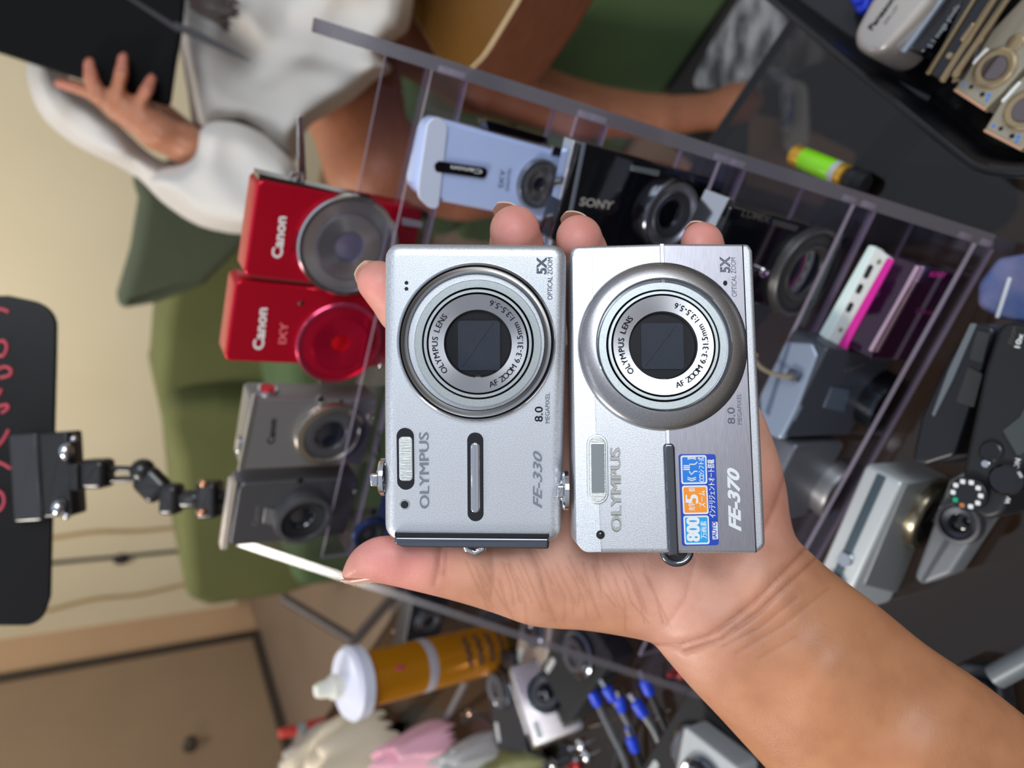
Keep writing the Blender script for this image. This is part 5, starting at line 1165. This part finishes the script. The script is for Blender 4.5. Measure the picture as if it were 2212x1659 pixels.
m = MB(); m.box((-.0565, .0, -.012), (.003, .05, .014), ch2, .001); m.build('top_plate', t)
gen('black compact camera behind the can and under the thumb', (960, 1345), .095, .055, .03, 20, black_p)
gen('black compact camera lying flat between the spray can and the polished camera', (1138, 1500), .1, .06, .03, -20, black_p, tilt=1)
gen('dark camera lying flat below the wrist at the lower edge', (1560, 1640), .11, .07, .035, 30, black_m, tilt=1)
gen('grey beige compact camera just under the edge of the palm', (1190, 1372), .085, .05, .022, 12, mat('beige_grey', (158, 146, 136), .4, .3), tilt=1, extra=True)
gen('black camera lying flat under the blue plugs of the cables', (1290, 1420), .10, .06, .028, 35, black_m, tilt=1)
gen('small silver camera lying on another one at the bottom edge under the forearm', (1560, 1700), .08, .05, .022, 10, sil, tilt=1, z0=.037)
# cables with blue plugs
cab = mat('grey_cable', (92, 96, 100), .45); cabk = mat('black_cable', (24, 24, 26), .4)
def cable(label, pts, r, mt, plug=None, h=.004):
    m = MB(); P = spline([tuple(atz(x, y, TABLE+(hh if hh else h))) for x, y, hh in pts], 8); root = thing('cable', np.array(P[0]), label, 'cable', 'cables in the clutter'); bpy.context.view_layer.update()
    m.tube(P, r, mt, 8); under(m.build('cord'), root)
    if plug:
        a, b = Vector(P[0]), Vector(P[2]); d = (a-b).normalized(); m = MB(); m.tube([a-d*.001, a, a+d*.002, a+d*.012, a+d*.014], [r*1.2, .0042, .005, .005, .003], plug, 12); under(m.build('plug'), root)
        m = MB(); m.tube([a+d*.014, a+d*.021], .0028, chrome, 10); under(m.build('plug_tip'), root)
    return root
bl = mat('plug_blue', (30, 70, 214), .4)
cable('grey cable ending in a blue plug, nearest the polished silver camera', [(1292, 1522, .02), (1320, 1580, .012), (1352, 1650, 0), (1370, 1760, 0)], .0032, cab, bl)
cable('grey cable with blue plug, second from the polished silver camera', [(1326, 1512, .018), (1360, 1570, .01), (1384, 1650, 0), (1400, 1760, 0)], .0028, cab, bl)
cable('dark cable with blue plug pointing up towards the palm', [(1344, 1534, .014), (1350, 1580, .008), (1330, 1650, 0), (1320, 1760, 0)], .0028, cabk, bl)
cable('grey cable with blue plug, rightmost of the bunch below the wrist', [(1392, 1545, .016), (1420, 1590, .01), (1440, 1660, 0), (1460, 1780, 0)], .0034, cab, bl)
cable('dark cable with blue plug close to the forearm', [(1405, 1500, .012), (1432, 1560, .008), (1470, 1640, 0), (1500, 1760, 0)], .003, cabk, bl)
cable('black cable with blue plug at the bottom edge of the photo', [(1372, 1620, .014), (1392, 1680, .006), (1400, 1760, 0)], .0034, cabk, bl)
cable('thin black cable looping across the tissue', [(1000, 1560, .02), (1040, 1545, .012), (1100, 1600, .02), (1180, 1640, .02), (1240, 1700, 0)], .0022, cabk)
# small shiny things
def shiny(label, px, py, r, mt, h=0.02, sc=(1, 1, 1), name='metal_screw', cat='screw'):
    c = atz(px, py, TABLE+h); root = thing(name, c-UP*h, label, cat, 'small loose metal parts'); bpy.context.view_layer.update()
    m = MB(); k = Matrix.Translation(c-UP*(h-.0008)); m.tm = k; m.lathe([(r, 0), (r, r*.5), (r*.7, r*.8), (r*.3, r*.9)], mt, n=18); under(m.build('head'), root)
    m = MB(); m.tm = k; m.lathe([(r*.4, r*.85), (r*.38, r*2.4), (r*.2, r*2.6)], mt, n=14); under(m.build('shank'), root)
warm = mat('warm_metal', (206, 170, 150), .2, .9)
for px, py, r, mt_, lb in ((1075, 1310, .0075, warm, 'warm metal knob peeking out under the palm edge'), (862, 1360, .0055, warm, 'small warm metal knob right above the spray can collar'), (1250, 1610, .006, chrome, 'chrome knob near the blue plugs, upper one'),
    (1262, 1634, .006, chrome, 'chrome knob near the blue plugs, lower one'), (1418, 1545, .005, chrome, 'chrome knob against the forearm'), (1090, 1358, .006, chrome, 'chrome knob at the foot of the spray can'),
    (720, 1600, .007, warm, 'warm metal knob by the grey cloth'), (1010, 1540, .0045, warm, 'little knob between the pink tissue and the can'), (1110, 1655, .006, chrome, 'chrome knob at the lower photo edge'), (1325, 1430, .005, mat('dull_metal', (110, 114, 116), .3, .8), 'dull metal knob under the heel of the thumb'),
    (1190, 1650, .006, chrome, 'chrome knob beside the sage green cloth'), (1240, 1655, .005, mat('red_plastic', (180, 40, 44), .35), 'red plastic knob beside the sage green cloth'), (1465, 1452, .006, mat('red_plastic', (1, 1, 1)), 'dark red knob touching the wrist')): shiny(lb, px, py, r, mt_, .004)
m = MB(); m.tube([atz(1008, 1470, TABLE+.045), atz(965, 1552, TABLE+.006)], .0045, mat('grey_rod', (130, 132, 134), .35, .6), 12)
tag(m.build('metal_rod'), 'short grey rod leaning below the spray can', 'rod')
# red and grey marker standing at the far table edge
mk = atz(700, 1560, TABLE); MF = Frame(mk, (1, 0, 0), (0, 1, 0), (0, 0, 1)); t = thing('marker_pen', MF, 'red and grey marker pen standing at the far edge of the table', 'marker pen')
redp = mat('marker_red', (188, 52, 46), .45)
m = MB(); m.lathe([(.009, 0), (.009, .035)], redp, n=24); m.build('barrel', t); m = MB(); m.lathe([(.0092, .035), (.0092, .052)], mat('marker_grey', (150, 152, 154), .45), n=24); m.build('grip', t); m = MB(); m.lathe([(.009, .052), (.009, .078), (.007, .082)], redp, n=24); m.build('pen_cap', t)
# folding stand on the floor beyond the table
legm = mat('dark_rod', (52, 44, 42), .5)
t = thing('folding_stand', atz(760, 1380, 0), 'dark folding stand with a slanting leg on the floor between armchair and table', 'stand'); bpy.context.view_layer.update()
for a, b in (((612, 1292, 2.3), (765, 1385, 2.15)), ((765, 1385, 2.15), (872, 1262, 2.2))):
    m = MB(); m.tube([at(*a), at(*b)], .016, legm, 10); under(m.build('leg'), t)
m = MB(); m.slab([(0, -.16), (.10, -.10), (.16, .10), (.05, .14)], -.01, .0, mat('stand_panel', (96, 86, 78), .7), .003); o = m.build('panel'); o.matrix_world = fpx(822, 1340, 2.2).mw(); under(o, t)
# near right corner
t, f = gen('silver camera corner with shiny button right of the forearm', (2150, 1500), .04, .022, .016, -10, black_p, tilt=1)
m = MB(); m.tube([atz(2150, 1462, TABLE+.02), atz(2300, 1378, TABLE+.02)], .0065, mat('grey_handle', (104, 110, 114), .4, .3), 14); tag(m.build('grey_handle'), 'grey rounded bar entering at the right photo edge above the forearm', 'handle')
